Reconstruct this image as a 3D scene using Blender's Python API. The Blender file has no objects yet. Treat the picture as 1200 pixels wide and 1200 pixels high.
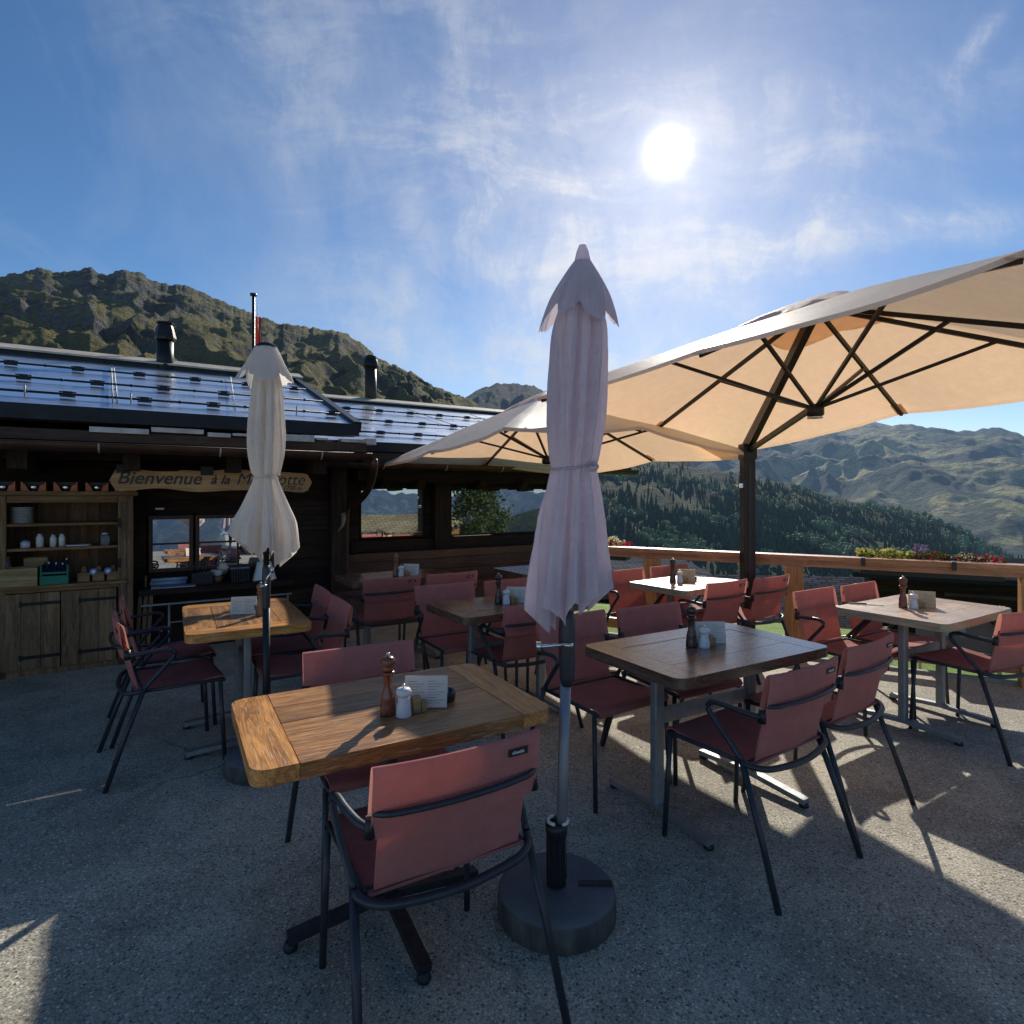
import bpy, bmesh, math, random
from math import sin, cos, pi, radians, atan2, sqrt, exp
from mathutils import Vector, Matrix, noise
random.seed(7)
scene = bpy.context.scene
COL = scene.collection
F, YH, CAMZ = 690.0, 580.0, 1.5

# ------------------------------------------------------------------ node helpers
class NT:
    def __init__(s, tree): s.t = tree; s.n = tree.nodes; s.l = tree.links
    def add(s, typ, **kw):
        nd = s.n.new(typ)
        for k, v in kw.items():
            if k == 'inp':
                for a, b in v.items():
                    if isinstance(b, bpy.types.NodeSocket): s.l.new(b, nd.inputs[a])
                    else: nd.inputs[a].default_value = b
            else: setattr(nd, k, v)
        return nd
    def math(s, op, a, b=None, c=None, clamp=False):
        nd = s.n.new('ShaderNodeMath'); nd.operation = op; nd.use_clamp = clamp
        for i, v in enumerate((a, b, c)):
            if v is None: continue
            if isinstance(v, bpy.types.NodeSocket): s.l.new(v, nd.inputs[i])
            else: nd.inputs[i].default_value = v
        return nd.outputs[0]
    def mix(s, f, a, b, blend='MIX'):
        nd = s.n.new('ShaderNodeMix'); nd.data_type = 'RGBA'; nd.blend_type = blend
        for i, v in ((0, f), (6, a), (7, b)):
            if isinstance(v, bpy.types.NodeSocket): s.l.new(v, nd.inputs[i])
            else:
                nd.inputs[i].default_value = v if i == 0 else tuple(v)[:3] + (1,)
        return nd.outputs[2]
    def ramp(s, f, stops, interp='LINEAR'):
        nd = s.n.new('ShaderNodeValToRGB'); s.l.new(f, nd.inputs[0]); cr = nd.color_ramp; cr.interpolation = interp
        while len(cr.elements) < len(stops): cr.elements.new(0.5)
        for e, (p, c) in zip(cr.elements, stops):
            e.position = p; e.color = (c, c, c, 1) if not hasattr(c, '__len__') else tuple(c)[:3] + (1,)
        return nd.outputs[0]
    def noise(s, vec, scale, detail=6, rough=.6, dist=0.0, dim='3D'):
        nd = s.n.new('ShaderNodeTexNoise'); s.l.new(vec, nd.inputs['Vector'])
        nd.inputs['Scale'].default_value = scale; nd.inputs['Detail'].default_value = detail
        nd.inputs['Roughness'].default_value = rough; nd.inputs['Distortion'].default_value = dist
        return nd.outputs[0]
    def mapping(s, vec, sc=(1, 1, 1), rot=(0, 0, 0), loc=(0, 0, 0)):
        nd = s.n.new('ShaderNodeMapping'); s.l.new(vec, nd.inputs[0])
        nd.inputs['Scale'].default_value = sc; nd.inputs['Rotation'].default_value = rot; nd.inputs['Location'].default_value = loc
        return nd.outputs[0]
    def coord(s, w='Object'): return s.n.new('ShaderNodeTexCoord').outputs[w]
    def island(s): return s.n.new('ShaderNodeNewGeometry').outputs['Random Per Island']
    def bump(s, h, strength=.3, dist=.01):
        nd = s.n.new('ShaderNodeBump'); s.l.new(h, nd.inputs['Height'])
        nd.inputs['Strength'].default_value = strength; nd.inputs['Distance'].default_value = dist
        return nd.outputs[0]

def newmat(name):
    m = bpy.data.materials.new(name); m.use_nodes = True
    t = NT(m.node_tree); b = t.n['Principled BSDF']; return m, t, b

def setc(t, b, key, v):
    if isinstance(v, bpy.types.NodeSocket): t.l.new(v, b.inputs[key])
    else: b.inputs[key].default_value = (tuple(v)[:3] + (1,)) if hasattr(v, '__len__') else v

def basic(name, c, rough=.5, metal=0.0, var=.15, scale=8, bump=.0, spec=.5, trans=0.0):
    m, t, b = newmat(name); co = t.coord()
    n = t.noise(co, scale, 5)
    c2 = tuple(x * (1 - var) for x in c); c3 = tuple(min(1, x * (1 + var)) for x in c)
    col = t.ramp(n, [(.3, c2), (.7, c3)])
    setc(t, b, 'Base Color', col)
    r = t.ramp(t.noise(co, scale * 3.1, 3), [(.3, max(0.02, rough - .08)), (.7, min(1, rough + .08))])
    setc(t, b, 'Roughness', r); b.inputs['Metallic'].default_value = metal
    b.inputs['Specular IOR Level'].default_value = spec
    if bump: setc(t, b, 'Normal', t.bump(t.noise(co, scale * 6, 5), bump, .004))
    return m

def wood(name, c1, c2, axis='x', rough=.5, grain=1.0, bump=.25, islandvar=.35, spec=.4, worn=None, coat=0.0):
    m, t, b = newmat(name); co = t.coord()
    isl = t.island()
    off = t.add('ShaderNodeVectorMath', operation='ADD')
    t.l.new(co, off.inputs[0])
    cmb = t.add('ShaderNodeCombineXYZ'); k = t.math('MULTIPLY', isl, 37.0)
    for i in range(3): t.l.new(k, cmb.inputs[i])
    t.l.new(cmb.outputs[0], off.inputs[1])
    sc = {'x': (1.3, 20, 20), 'y': (20, 1.3, 20), 'z': (20, 20, 1.3)}[axis]
    v = t.mapping(off.outputs[0], sc)
    n1 = t.noise(v, 1.1 * grain, 5, .55, 1.0)
    n2 = t.noise(v, 9 * grain, 5, .7, .6)
    f = t.math('ADD', t.math('MULTIPLY', n1, .65), t.math('MULTIPLY', n2, .35))
    # growth rings
    rings = t.math('SINE', t.math('MULTIPLY', n1, 55.0))
    rings = t.math('MULTIPLY_ADD', rings, .5, .5)
    f2 = t.math('ADD', f, t.math('MULTIPLY', t.math('SUBTRACT', rings, .5), .16))
    col = t.ramp(f2, [(.30, c1), (.52, tuple((a + b_) / 2 for a, b_ in zip(c1, c2))), (.70, c2)])
    iv = t.ramp(isl, [(0, 1 - islandvar), (1, 1 + islandvar * .6)])
    col = t.mix(1.0, col, iv, 'MULTIPLY')
    big = t.ramp(t.noise(co, 2.2, 4), [(.3, .72), (.7, 1.15)])
    col = t.mix(1.0, col, big, 'MULTIPLY')
    if worn:
        wn = t.ramp(t.noise(t.mapping(off.outputs[0], tuple(q * 2.2 for q in sc)), 3.0, 6, .75), [(.565, 0), (.64, 1)])
        col = t.mix(t.math('MULTIPLY', wn, .65), col, worn)
    setc(t, b, 'Base Color', col)
    setc(t, b, 'Roughness', t.ramp(n2, [(.3, max(.05, rough - .12)), (.7, min(1, rough + .12))]))
    b.inputs['Specular IOR Level'].default_value = spec
    b.inputs['Coat Weight'].default_value = coat; b.inputs['Coat Roughness'].default_value = .25
    setc(t, b, 'Normal', t.bump(f2, bump, .004))
    return m

def cloth(name, c, trans=.35, rough=.85, weave=500, var=.1, wr=.25, tcol=None, spec=.2):
    m, t, b = newmat(name); co = t.coord()
    n = t.noise(co, 5, 5)
    stain = t.ramp(t.noise(co, 14, 6, .7), [(.35, 1 - var), (.7, 1.04)])
    col = t.mix(1.0, t.ramp(n, [(.3, tuple(x * (1 - var) for x in c)), (.7, c)]), stain, 'MULTIPLY')
    orr = t.n.new('ShaderNodeObjectInfo').outputs['Random']
    col = t.mix(1.0, col, t.ramp(orr, [(0, .86), (1, 1.08)]), 'MULTIPLY')
    setc(t, b, 'Base Color', col); b.inputs['Roughness'].default_value = rough
    b.inputs['Specular IOR Level'].default_value = spec
    w = t.add('ShaderNodeTexWave', wave_type='BANDS', bands_direction='DIAGONAL', inp={'Scale': weave / 6.28, 'Vector': co})
    h = t.math('ADD', t.math('MULTIPLY', w.outputs[1], .15), t.noise(co, 9, 4))
    nb = t.bump(h, wr, .02); setc(t, b, 'Normal', nb)
    tr = t.add('ShaderNodeBsdfTranslucent'); t.l.new(t.mix(1.0, stain, tcol, 'MULTIPLY') if tcol else col, tr.inputs[0]); t.l.new(nb, tr.inputs['Normal'])
    mx = t.add('ShaderNodeMixShader', inp={0: trans}); out = t.n['Material Output']
    t.l.new(b.outputs[0], mx.inputs[1]); t.l.new(tr.outputs[0], mx.inputs[2]); t.l.new(mx.outputs[0], out.inputs[0])
    return m

def glassy(name, col, rough=.02):
    m, t, b = newmat(name)
    co = t.coord()
    setc(t, b, 'Base Color', t.ramp(t.noise(co, 3, 4), [(.3, tuple(x * .9 for x in col)), (.7, col)]))
    b.inputs['Metallic'].default_value = .96
    b.inputs['Roughness'].default_value = rough
    setc(t, b, 'Normal', t.bump(t.noise(co, 1.3, 1), .012, .05))
    return m

M = {}
# ground: exposed aggregate concrete
def mk_ground():
    m, t, b = newmat('aggregate_concrete'); co = t.coord()
    big = t.noise(co, .55, 5, .6); mid = t.noise(co, 4, 6, .7)
    base = t.ramp(big, [(.3, (.40, .365, .29)), (.7, (.60, .55, .42))])
    base = t.mix(1, base, t.ramp(mid, [(.25, .74), (.75, 1.16)]), 'MULTIPLY')
    base = t.mix(1, base, t.ramp(t.noise(co, .9, 7, .65, .5), [(.36, .66), (.52, 1.0), (.7, 1.12)]), 'MULTIPLY')
    vo = t.add('ShaderNodeTexVoronoi', inp={'Scale': 80.0, 'Vector': co, 'Randomness': 1.0})
    sep = t.add('ShaderNodeSeparateColor'); t.l.new(vo.outputs['Color'], sep.inputs[0])
    dark = t.math('MULTIPLY', t.math('LESS_THAN', sep.outputs[0], .20), t.math('LESS_THAN', vo.outputs['Distance'], .42))
    lite = t.math('MULTIPLY', t.math('GREATER_THAN', sep.outputs[1], .84), t.math('LESS_THAN', vo.outputs['Distance'], .38))
    vo2 = t.add('ShaderNodeTexVoronoi', inp={'Scale': 210.0, 'Vector': co})
    sep2 = t.add('ShaderNodeSeparateColor'); t.l.new(vo2.outputs['Color'], sep2.inputs[0])
    fine = t.ramp(sep2.outputs[0], [(0, .50), (1, 1.35)])
    col = t.mix(1, base, fine, 'MULTIPLY')
    col = t.mix(t.math('MULTIPLY', dark, .75), col, (.07, .07, .075))
    col = t.mix(t.math('MULTIPLY', lite, .7), col, (.80, .77, .68))
    st = t.ramp(t.noise(co, 1.7, 6, .7, .8), [(.50, 0), (.72, 1)])
    col = t.mix(t.math('MULTIPLY', st, .35), col, (.20, .19, .17))
    ww = t.add('ShaderNodeVectorMath', operation='MULTIPLY_ADD'); nz = t.n.new('ShaderNodeTexNoise'); nz.inputs['Scale'].default_value = 3.0; t.l.new(co, nz.inputs['Vector'])
    t.l.new(nz.outputs['Color'], ww.inputs[0]); ww.inputs[1].default_value = (.35,.35,0); t.l.new(co, ww.inputs[2])
    ce = t.add('ShaderNodeTexVoronoi', feature='DISTANCE_TO_EDGE', inp={'Scale': .42, 'Vector': ww.outputs[0]})
    crk = t.math('MULTIPLY', t.ramp(ce.outputs['Distance'], [(.0015, 1), (.005, 0)]), t.ramp(t.noise(co, .8, 3), [(.48, 0), (.56, .6)]))
    col = t.mix(crk, col, (.09, .085, .08))
    blot = t.ramp(t.noise(co, 6.5, 3, .5), [(.69, 0), (.73, 1)])
    col = t.mix(t.math('MULTIPLY', blot, .35), col, (.14, .13, .12))
    setc(t, b, 'Base Color', col); b.inputs['Roughness'].default_value = .8
    b.inputs['Specular IOR Level'].default_value = .35
    h = t.math('ADD', t.math('MULTIPLY', vo.outputs['Distance'], .6), t.math('MULTIPLY', t.noise(co, 160, 3), .8))
    setc(t, b, 'Normal', t.bump(h, .55, .006))
    return m
M['ground'] = mk_ground()
M['amber'] = wood('amber_table_wood', (.11, .045, .016), (.60, .27, .075), 'x', .42, 1.0, .35, .25, .45, worn=(.62, .50, .34), coat=.08)
M['amber_end'] = wood('amber_end_wood', (.24, .092, .022), (.86, .39, .095), 'y', .42, 1.0, .35, .1, .45, worn=(.66, .52, .34), coat=.08)
M['darkw'] = wood('dark_table_wood', (.085, .042, .028), (.25, .14, .09), 'x', .27, 1.0, .3, .3, .6, coat=.6)
M['darkw_end'] = wood('dark_table_end_wood', (.085, .042, .028), (.25, .14, .09), 'y', .27, 1.0, .3, .1, .6, coat=.6)
M['greyw'] = wood('weathered_table_wood', (.30, .20, .13), (.58, .43, .29), 'x', .40, 1.0, .3, .25, .5, worn=(.5, .43, .35), coat=.15)
M['greyw_end'] = wood('weathered_table_end_wood', (.30, .20, .13), (.58, .43, .29), 'y', .40, 1.0, .3, .1, .5, worn=(.5, .43, .35), coat=.15)
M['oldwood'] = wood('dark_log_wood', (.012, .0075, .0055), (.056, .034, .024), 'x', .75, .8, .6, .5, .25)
M['oldwood_z'] = wood('dark_upright_wood', (.012, .0075, .0055), (.056, .034, .024), 'z', .75, .8, .6, .5, .25)
M['bench'] = wood('brown_bench_wood', (.06, .032, .024), (.14, .075, .052), 'x', .6, .8, .4, .4, .3)
M['cup'] = wood('cupboard_wood', (.14, .075, .032), (.40, .23, .10), 'x', .65, .8, .5, .3, .3)
M['cup_z'] = wood('cupboard_upright_wood', (.10, .056, .028), (.33, .20, .10), 'z', .7, .8, .6, .35, .3, worn=(.30, .26, .21))
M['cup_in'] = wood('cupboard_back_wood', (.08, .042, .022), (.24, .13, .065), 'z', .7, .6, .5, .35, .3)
M['eave'] = wood('eave_wood', (.035, .02, .014), (.12, .068, .042), 'x', .6, .8, .4, .3, .3)
M['winframe'] = wood('window_frame_wood', (.045, .017, .010), (.12, .048, .028), 'z', .5, .8, .3, .2, .4)
M['railw'] = wood('larch_rail_wood', (.30, .115, .042), (.66, .30, .125), 'x', .42, .9, .25, .12, .5, coat=.2)
M['railp'] = wood('larch_post_wood', (.34, .145, .05), (.70, .36, .14), 'z', .5, .9, .25, .12, .45)
M['pine'] = wood('pine_box_wood', (.26, .17, .07), (.50, .36, .17), 'x', .55, .8, .3, .25, .3)
M['signw'] = wood('sign_wood', (.36, .19, .07), (.66, .40, .17), 'x', .5, .7, .2, .05, .35)
M['green_w'] = wood('green_painted_wood', (.02, .16, .11), (.035, .24, .16), 'x', .6, .8, .2, .1, .3)
M['mill'] = wood('red_mill_wood', (.11, .022, .010), (.24, .06, .028), 'z', .28, 1.5, .05, .1, .6, coat=.4)
M['mill_dark'] = wood('dark_mill_wood', (.025, .008, .006), (.07, .022, .015), 'z', .28, 1.5, .05, .1, .6, coat=.4)
M['mill_light'] = wood('tan_mill_wood', (.14, .055, .025), (.30, .14, .07), 'z', .35, 1.5, .05, .1, .6, coat=.3)
M['frame'] = basic('charcoal_metal', (.042, .046, .055), .42, .35, .2, 20, .05)
M['black'] = basic('black_plastic', (.014, .014, .016), .4, 0, .2, 10)
M['steel'] = basic('brushed_steel', (.30, .31, .32), .58, .65, .15, 15, .05)
M['pole'] = basic('grey_aluminium', (.30, .30, .32), .45, .5, .1, 10)
M['polebrown'] = basic('brown_coated_metal', (.022, .015, .014), .42, .3, .15, 10)
M['darkpole'] = basic('dark_coated_pole', (.020, .021, .024), .4, .3, .15, 10)
M['castiron'] = basic('cast_base_metal', (.035, .034, .038), .55, .4, .3, 25, .2)
M['white'] = basic('white_ceramic', (.72, .72, .70), .3, 0, .05, 8)
M['chrome'] = basic('chrome', (.75, .75, .76), .18, 1, .05, 8)
M['salt'] = basic('frosted_acrylic', (.62, .66, .70), .25, 0, .05, 8)
M['paper'] = basic('menu_card', (.66, .62, .55), .6, 0, .06, 10)
M['paper_tan'] = basic('tan_menu_board', (.55, .43, .26), .6, 0, .12, 14)
M['ink'] = basic('menu_ink', (.20, .18, .17), .7, 0, .1, 10)
M['redink'] = basic('menu_red_ink', (.45, .08, .05), .7, 0, .1, 10)
M['tagw'] = basic('tag_print', (.6, .6, .6), .6, 0, .1, 10)
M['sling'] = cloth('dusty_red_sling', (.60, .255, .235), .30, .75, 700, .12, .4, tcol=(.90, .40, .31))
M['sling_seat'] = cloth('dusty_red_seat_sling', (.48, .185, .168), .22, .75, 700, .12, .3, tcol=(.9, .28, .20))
M['cream'] = cloth('cream_canopy', (1.0, .94, .84), .50, .48, 500, .05, .25, tcol=(.96, .63, .385), spec=.6)
M['mauve'] = cloth('pale_umbrella_cloth', (.80, .72, .79), .46, .9, 500, .06, .45)
M['ivory'] = cloth('ivory_umbrella_cloth', (.90, .85, .80), .45, .9, 500, .06, .45, tcol=(.95, .88, .80))
M['navy'] = cloth('navy_cloth', (.02, .03, .07), .05, .9, 500, .1, .2)
M['flagred'] = cloth('red_flag_cloth', (.55, .06, .05), .4, .9, 500, .1, .2)
M['flagwhite'] = cloth('white_flag_cloth', (.75, .65, .62), .4, .9, 500, .1, .2)
M['glass'] = glassy('window_reflecting_glass', (.66, .68, .70), .012)
M['carglass'] = glassy('dark_car_glass', (.10, .11, .12), .05)
M['seethru'] = None
def mk_clear():
    m, t, b = newmat('clear_glass'); setc(t, b, 'Base Color', (.9, .95, .97)); b.inputs['Roughness'].default_value = .05
    b.inputs['Transmission Weight'].default_value = .85; b.inputs['IOR'].default_value = 1.2
    n = t.noise(t.coord(), 40, 3); setc(t, b, 'Normal', t.bump(n, .05, .002)); return m
M['clear'] = mk_clear()
M['rust'] = basic('pale_flashing_metal', (.50, .46, .43), .5, .3, .35, 6, .2)
M['blackmetal'] = basic('black_roof_metal', (.016, .017, .02), .45, .5, .3, 6, .1)
M['ridgecap'] = basic('pale_ridge_cap', (.50, .43, .34), .7, 0, .25, 5, .2)
M['copper'] = basic('dull_gutter_metal', (.085, .048, .034), .45, .6, .3, 6, .1)
M['orange'] = basic('orange_lantern_panel', (.55, .17, .07), .5, 0, .2, 12)
M['teal'] = basic('teal_print', (.16, .34, .36), .5, 0, .1, 10)
M['carpaint'] = basic('silver_car_paint', (.60, .61, .62), .25, .4, .03, 3)
M['bluepaper'] = basic('blue_print', (.10, .18, .50), .5, 0, .3, 18)
M['red'] = basic('red_print', (.40, .02, .05), .5, 0, .1, 10)
def mk_panel():
    m, t, b = newmat('solar_roof_sheet'); co = t.coord()
    n = t.noise(t.mapping(co, (1, 6, 6)), 2.0, 4)
    setc(t, b, 'Base Color', (.80, .85, .93))
    b.inputs['Metallic'].default_value = .93
    setc(t, b, 'Roughness', t.ramp(n, [(.3, .22), (.7, .38)]))
    return m
M['panel'] = mk_panel()
def mk_conc():
    m, t, b = newmat('base_concrete'); co = t.coord()
    n = t.noise(t.mapping(co, (6, 6, 1.5)), 3, 6, .7)
    sepz = t.add('ShaderNodeSeparateXYZ'); t.l.new(co, sepz.inputs[0])
    c = t.ramp(n, [(.35, (.040, .036, .034)), (.7, (.13, .115, .10))])
    top = t.ramp(t.noise(co, 6, 6, .7), [(.3, (.085, .09, .10)), (.7, (.15, .155, .165))])
    up = t.ramp(sepz.outputs[2], [(.085, 0), (.090, 1)])
    setc(t, b, 'Base Color', t.mix(up, c, top)); b.inputs['Roughness'].default_value = .75
    setc(t, b, 'Normal', t.bump(t.noise(co, 60, 5, .7), .4, .006)); return m
M['conc'] = mk_conc()

def painted_haze(t, b_out, L, hc=(.20, .31, .50), mx_=.8):  # aerial haze painted in: blue emission mixed over the surface by distance
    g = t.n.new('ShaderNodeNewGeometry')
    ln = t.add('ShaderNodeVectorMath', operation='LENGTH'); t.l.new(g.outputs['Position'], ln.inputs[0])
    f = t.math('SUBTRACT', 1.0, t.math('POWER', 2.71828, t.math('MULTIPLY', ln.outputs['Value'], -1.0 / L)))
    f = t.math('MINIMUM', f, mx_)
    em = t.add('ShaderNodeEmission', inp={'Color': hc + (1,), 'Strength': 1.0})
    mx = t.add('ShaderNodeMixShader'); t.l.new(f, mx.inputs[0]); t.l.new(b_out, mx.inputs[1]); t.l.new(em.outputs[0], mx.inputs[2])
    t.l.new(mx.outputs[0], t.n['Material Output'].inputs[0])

def terrain_mat(name, grass1, grass2, rock1, rock2, dark, scale, rockbias, darkbias, L, slope_w=1.4, bump=1.0, hb=None, hc=(.20, .31, .50)):
    m, t, b = newmat(name)
    g = t.n.new('ShaderNodeNewGeometry'); pos = g.outputs['Position']
    n1 = t.noise(pos, scale, 10, .62, .4); n2 = t.noise(pos, scale * 5.3, 8, .68); n3 = t.noise(pos, scale * 24, 6, .7)
    sep = t.add('ShaderNodeSeparateXYZ'); t.l.new(g.outputs['Normal'], sep.inputs[0])
    gcol = t.ramp(t.math('ADD', t.math('MULTIPLY', n2, .6), t.math('MULTIPLY', n3, .4)), [(.36, grass1), (.64, grass2)])
    rcol = t.ramp(n3, [(.33, rock1), (.66, rock2)])
    steep = t.math('SUBTRACT', 1.0, sep.outputs[2])
    rf = t.math('ADD', t.math('MULTIPLY', steep, slope_w), t.math('MULTIPLY', t.math('SUBTRACT', n2, .5), 1.6))
    if hb:
        ln = t.add('ShaderNodeVectorMath', operation='LENGTH'); t.l.new(pos, ln.inputs[0])
        sz = t.add('ShaderNodeSeparateXYZ'); t.l.new(pos, sz.inputs[0])
        hf = t.math('MULTIPLY', t.math('SUBTRACT', t.math('DIVIDE', sz.outputs[2], ln.outputs['Value']), hb[0]), hb[1])
        rf = t.math('ADD', rf, hf)
    rf = t.ramp(t.math('ADD', rf, rockbias), [(.42, 0), (.55, 1)])
    col = t.mix(rf, gcol, rcol)
    df = t.math('ADD', t.math('MULTIPLY', n1, .55), t.math('MULTIPLY', n2, .45))
    df = t.ramp(t.math('ADD', df, darkbias), [(.49, 0), (.535, 1)])
    dcol = t.ramp(n3, [(.35, tuple(x * .5 for x in dark)), (.65, tuple(x * 1.5 for x in dark))])
    col = t.mix(t.math('MULTIPLY', df, .9), col, dcol)
    spk = t.ramp(t.noise(pos, scale * 55, 3, .6), [(.54, 0), (.60, 1)])
    col = t.mix(t.math('MULTIPLY', spk, .45), col, tuple(x * .8 for x in dark))
    setc(t, b, 'Base Color', col); b.inputs['Roughness'].default_value = .95; b.inputs['Specular IOR Level'].default_value = .1
    h = t.math('ADD', t.math('MULTIPLY', n2, 1.0), t.math('MULTIPLY', n3, .5))
    setc(t, b, 'Normal', t.bump(h, bump, 1.0 / scale * .25))
    painted_haze(t, b.outputs[0], L, hc); return m

def leafmat(name, c1, c2, L=None, trans=.3):
    m, t, b = newmat(name)
    col = t.ramp(t.island(), [(0, c1), (1, c2)])
    setc(t, b, 'Base Color', col); b.inputs['Roughness'].default_value = .7; b.inputs['Specular IOR Level'].default_value = .2
    tr = t.add('ShaderNodeBsdfTranslucent'); t.l.new(col, tr.inputs[0])
    mx = t.add('ShaderNodeMixShader', inp={0: trans}); t.l.new(b.outputs[0], mx.inputs[1]); t.l.new(tr.outputs[0], mx.inputs[2])
    if L: painted_haze(t, mx.outputs[0], L)
    else: t.l.new(mx.outputs[0], t.n['Material Output'].inputs[0])
    return m
M['leaf'] = leafmat('green_leaves', (.03, .07, .02), (.10, .19, .05))
M['yleaf'] = leafmat('yellow_leaves', (.36, .38, .06), (.70, .66, .22))
M['redfl'] = leafmat('red_petals', (.35, .01, .03), (.60, .04, .08))
M['wfl'] = leafmat('cream_petals', (.65, .58, .48), (.85, .80, .72))
M['lav'] = leafmat('lavender_spikes', (.16, .10, .24), (.32, .24, .42))
M['treeleaf'] = leafmat('tree_leaves', (.02, .045, .012), (.11, .15, .045))
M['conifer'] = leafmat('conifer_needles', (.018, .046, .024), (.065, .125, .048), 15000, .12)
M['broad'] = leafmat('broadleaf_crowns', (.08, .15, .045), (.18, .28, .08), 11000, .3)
M['bark'] = basic('bark', (.07, .05, .035), .9, 0, .3, 10, .3)
def mk_grass():
    m, t, b = newmat('meadow_grass'); co = t.coord()
    n = t.noise(co, 1.5, 8, .7); n2 = t.noise(co, 22, 6, .8)
    f = t.math('ADD', t.math('MULTIPLY', n, .5), t.math('MULTIPLY', n2, .5))
    col = t.ramp(f, [(.35, (.07, .13, .012)), (.62, (.25, .38, .03))])
    setc(t, b, 'Base Color', col); b.inputs['Roughness'].default_value = .9
    setc(t, b, 'Normal', t.bump(n2, .8, .05)); return m
M['grass'] = mk_grass()

# ------------------------------------------------------------------ mesh builder
class MB:
    def __init__(s): s.v = []; s.f = []; s.sm = []
    def face(s, idx, smooth=False): s.f.append(tuple(idx)); s.sm.append(smooth)
    def box(s, c, d, rot=0.0, mat=None):
        b = len(s.v); cx, cy, cz = c; x, y, z = d[0] / 2, d[1] / 2, d[2] / 2
        ca, sa = cos(rot), sin(rot)
        for sx, sy, sz in ((-1,-1,-1),(1,-1,-1),(1,1,-1),(-1,1,-1),(-1,-1,1),(1,-1,1),(1,1,1),(-1,1,1)):
            p = Vector((sx*x, sy*y, sz*z))
            if mat is not None: p = mat @ p
            s.v.append((cx + p.x*ca - p.y*sa, cy + p.x*sa + p.y*ca, cz + p.z))
        for q in ((0,3,2,1),(4,5,6,7),(0,1,5,4),(1,2,6,5),(2,3,7,6),(3,0,4,7)): s.face([b+i for i in q])
        return s
    def bb(s, x0, x1, y0, y1, z0, z1): return s.box(((x0+x1)/2,(y0+y1)/2,(z0+z1)/2), (abs(x1-x0),abs(y1-y0),abs(z1-z0)))
    def bar(s, a, b, w, h):
        a = Vector(a); b = Vector(b); d = b - a; L = d.length; d.normalize()
        up = Vector((0,0,1)) if abs(d.z) < .95 else Vector((0,1,0))
        sd = d.cross(up).normalized(); up = sd.cross(d)
        base = len(s.v)
        for p in (a, b):
            for u_, v_ in ((-1,-1),(1,-1),(1,1),(-1,1)):
                s.v.append(tuple(p + sd*u_*w/2 + up*v_*h/2))
        for q in ((0,1,2,3),(7,6,5,4),(0,4,5,1),(1,5,6,2),(2,6,7,3),(3,7,4,0)): s.face([base+i for i in q])
        return s
    def tube(s, pts, r, n=8, smooth=True, sub=0, cap=True):
        pts = [Vector(p) for p in pts]
        if sub: pts = catmull(pts, sub)
        rs = r if hasattr(r, '__len__') else [r] * len(pts)
        base = len(s.v); ref = None
        for i, p in enumerate(pts):
            d = (pts[min(i+1, len(pts)-1)] - pts[max(i-1, 0)]).normalized()
            if ref is None:
                ref = Vector((0,0,1)) if abs(d.z) < .9 else Vector((1,0,0))
            a = d.cross(ref)
            if a.length < 1e-4: a = d.cross(Vector((0.3,1,0)))
            a.normalize(); b = a.cross(d); ref = b * -1 if False else ref
            for k in range(n):
                th = 2*pi*k/n; q = p + (a*cos(th) + b*sin(th)) * rs[i]; s.v.append(tuple(q))
        for i in range(len(pts)-1):
            for k in range(n):
                s.face((base+i*n+k, base+i*n+(k+1)%n, base+(i+1)*n+(k+1)%n, base+(i+1)*n+k), smooth)
        if cap:
            s.face([base+k for k in range(n)][::-1]); s.face([base+(len(pts)-1)*n+k for k in range(n)])
        return s
    def lathe(s, prof, n=16, c=(0,0,0), smooth=True, cap=True):
        base = len(s.v)
        for r, z in prof:
            for k in range(n): s.v.append((c[0]+r*cos(2*pi*k/n), c[1]+r*sin(2*pi*k/n), c[2]+z))
        for i in range(len(prof)-1):
            for k in range(n): s.face((base+i*n+k, base+i*n+(k+1)%n, base+(i+1)*n+(k+1)%n, base+(i+1)*n+k), smooth)
        if cap:
            s.face([base+k for k in range(n)][::-1]); s.face([base+(len(prof)-1)*n+k for k in range(n)])
        return s
    def prism(s, poly, z0, z1, ch=0.0):
        n = len(poly); base = len(s.v)
        cx = sum(p[0] for p in poly)/n; cy = sum(p[1] for p in poly)/n
        def ins(p, d):
            v = Vector((p[0]-cx, p[1]-cy)); L = v.length
            return (cx + v.x*(1-d/L), cy + v.y*(1-d/L)) if L > 1e-6 else p
        rings = [(z0, ch), (z0+ch, 0), (z1-ch, 0), (z1, ch)] if ch else [(z0, 0), (z1, 0)]
        for z, d in rings:
            for p in poly: q = ins(p, d) if d else p; s.v.append((q[0], q[1], z))
        for i in range(len(rings)-1):
            for k in range(n): s.face((base+i*n+k, base+i*n+(k+1)%n, base+(i+1)*n+(k+1)%n, base+(i+1)*n+k))
        s.face([base+k for k in range(n)][::-1]); s.face([base+(len(rings)-1)*n+k for k in range(n)])
        return s
    def grid(s, rows, smooth=True, closed=False):
        base = len(s.v); m = len(rows[0])
        for r in rows: s.v.extend(tuple(p) for p in r)
        for i in range(len(rows)-1):
            for k in range(m if closed else m-1):
                k2 = (k+1) % m
                s.face((base+i*m+k, base+i*m+k2, base+(i+1)*m+k2, base+(i+1)*m+k), smooth)
        return s
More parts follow.
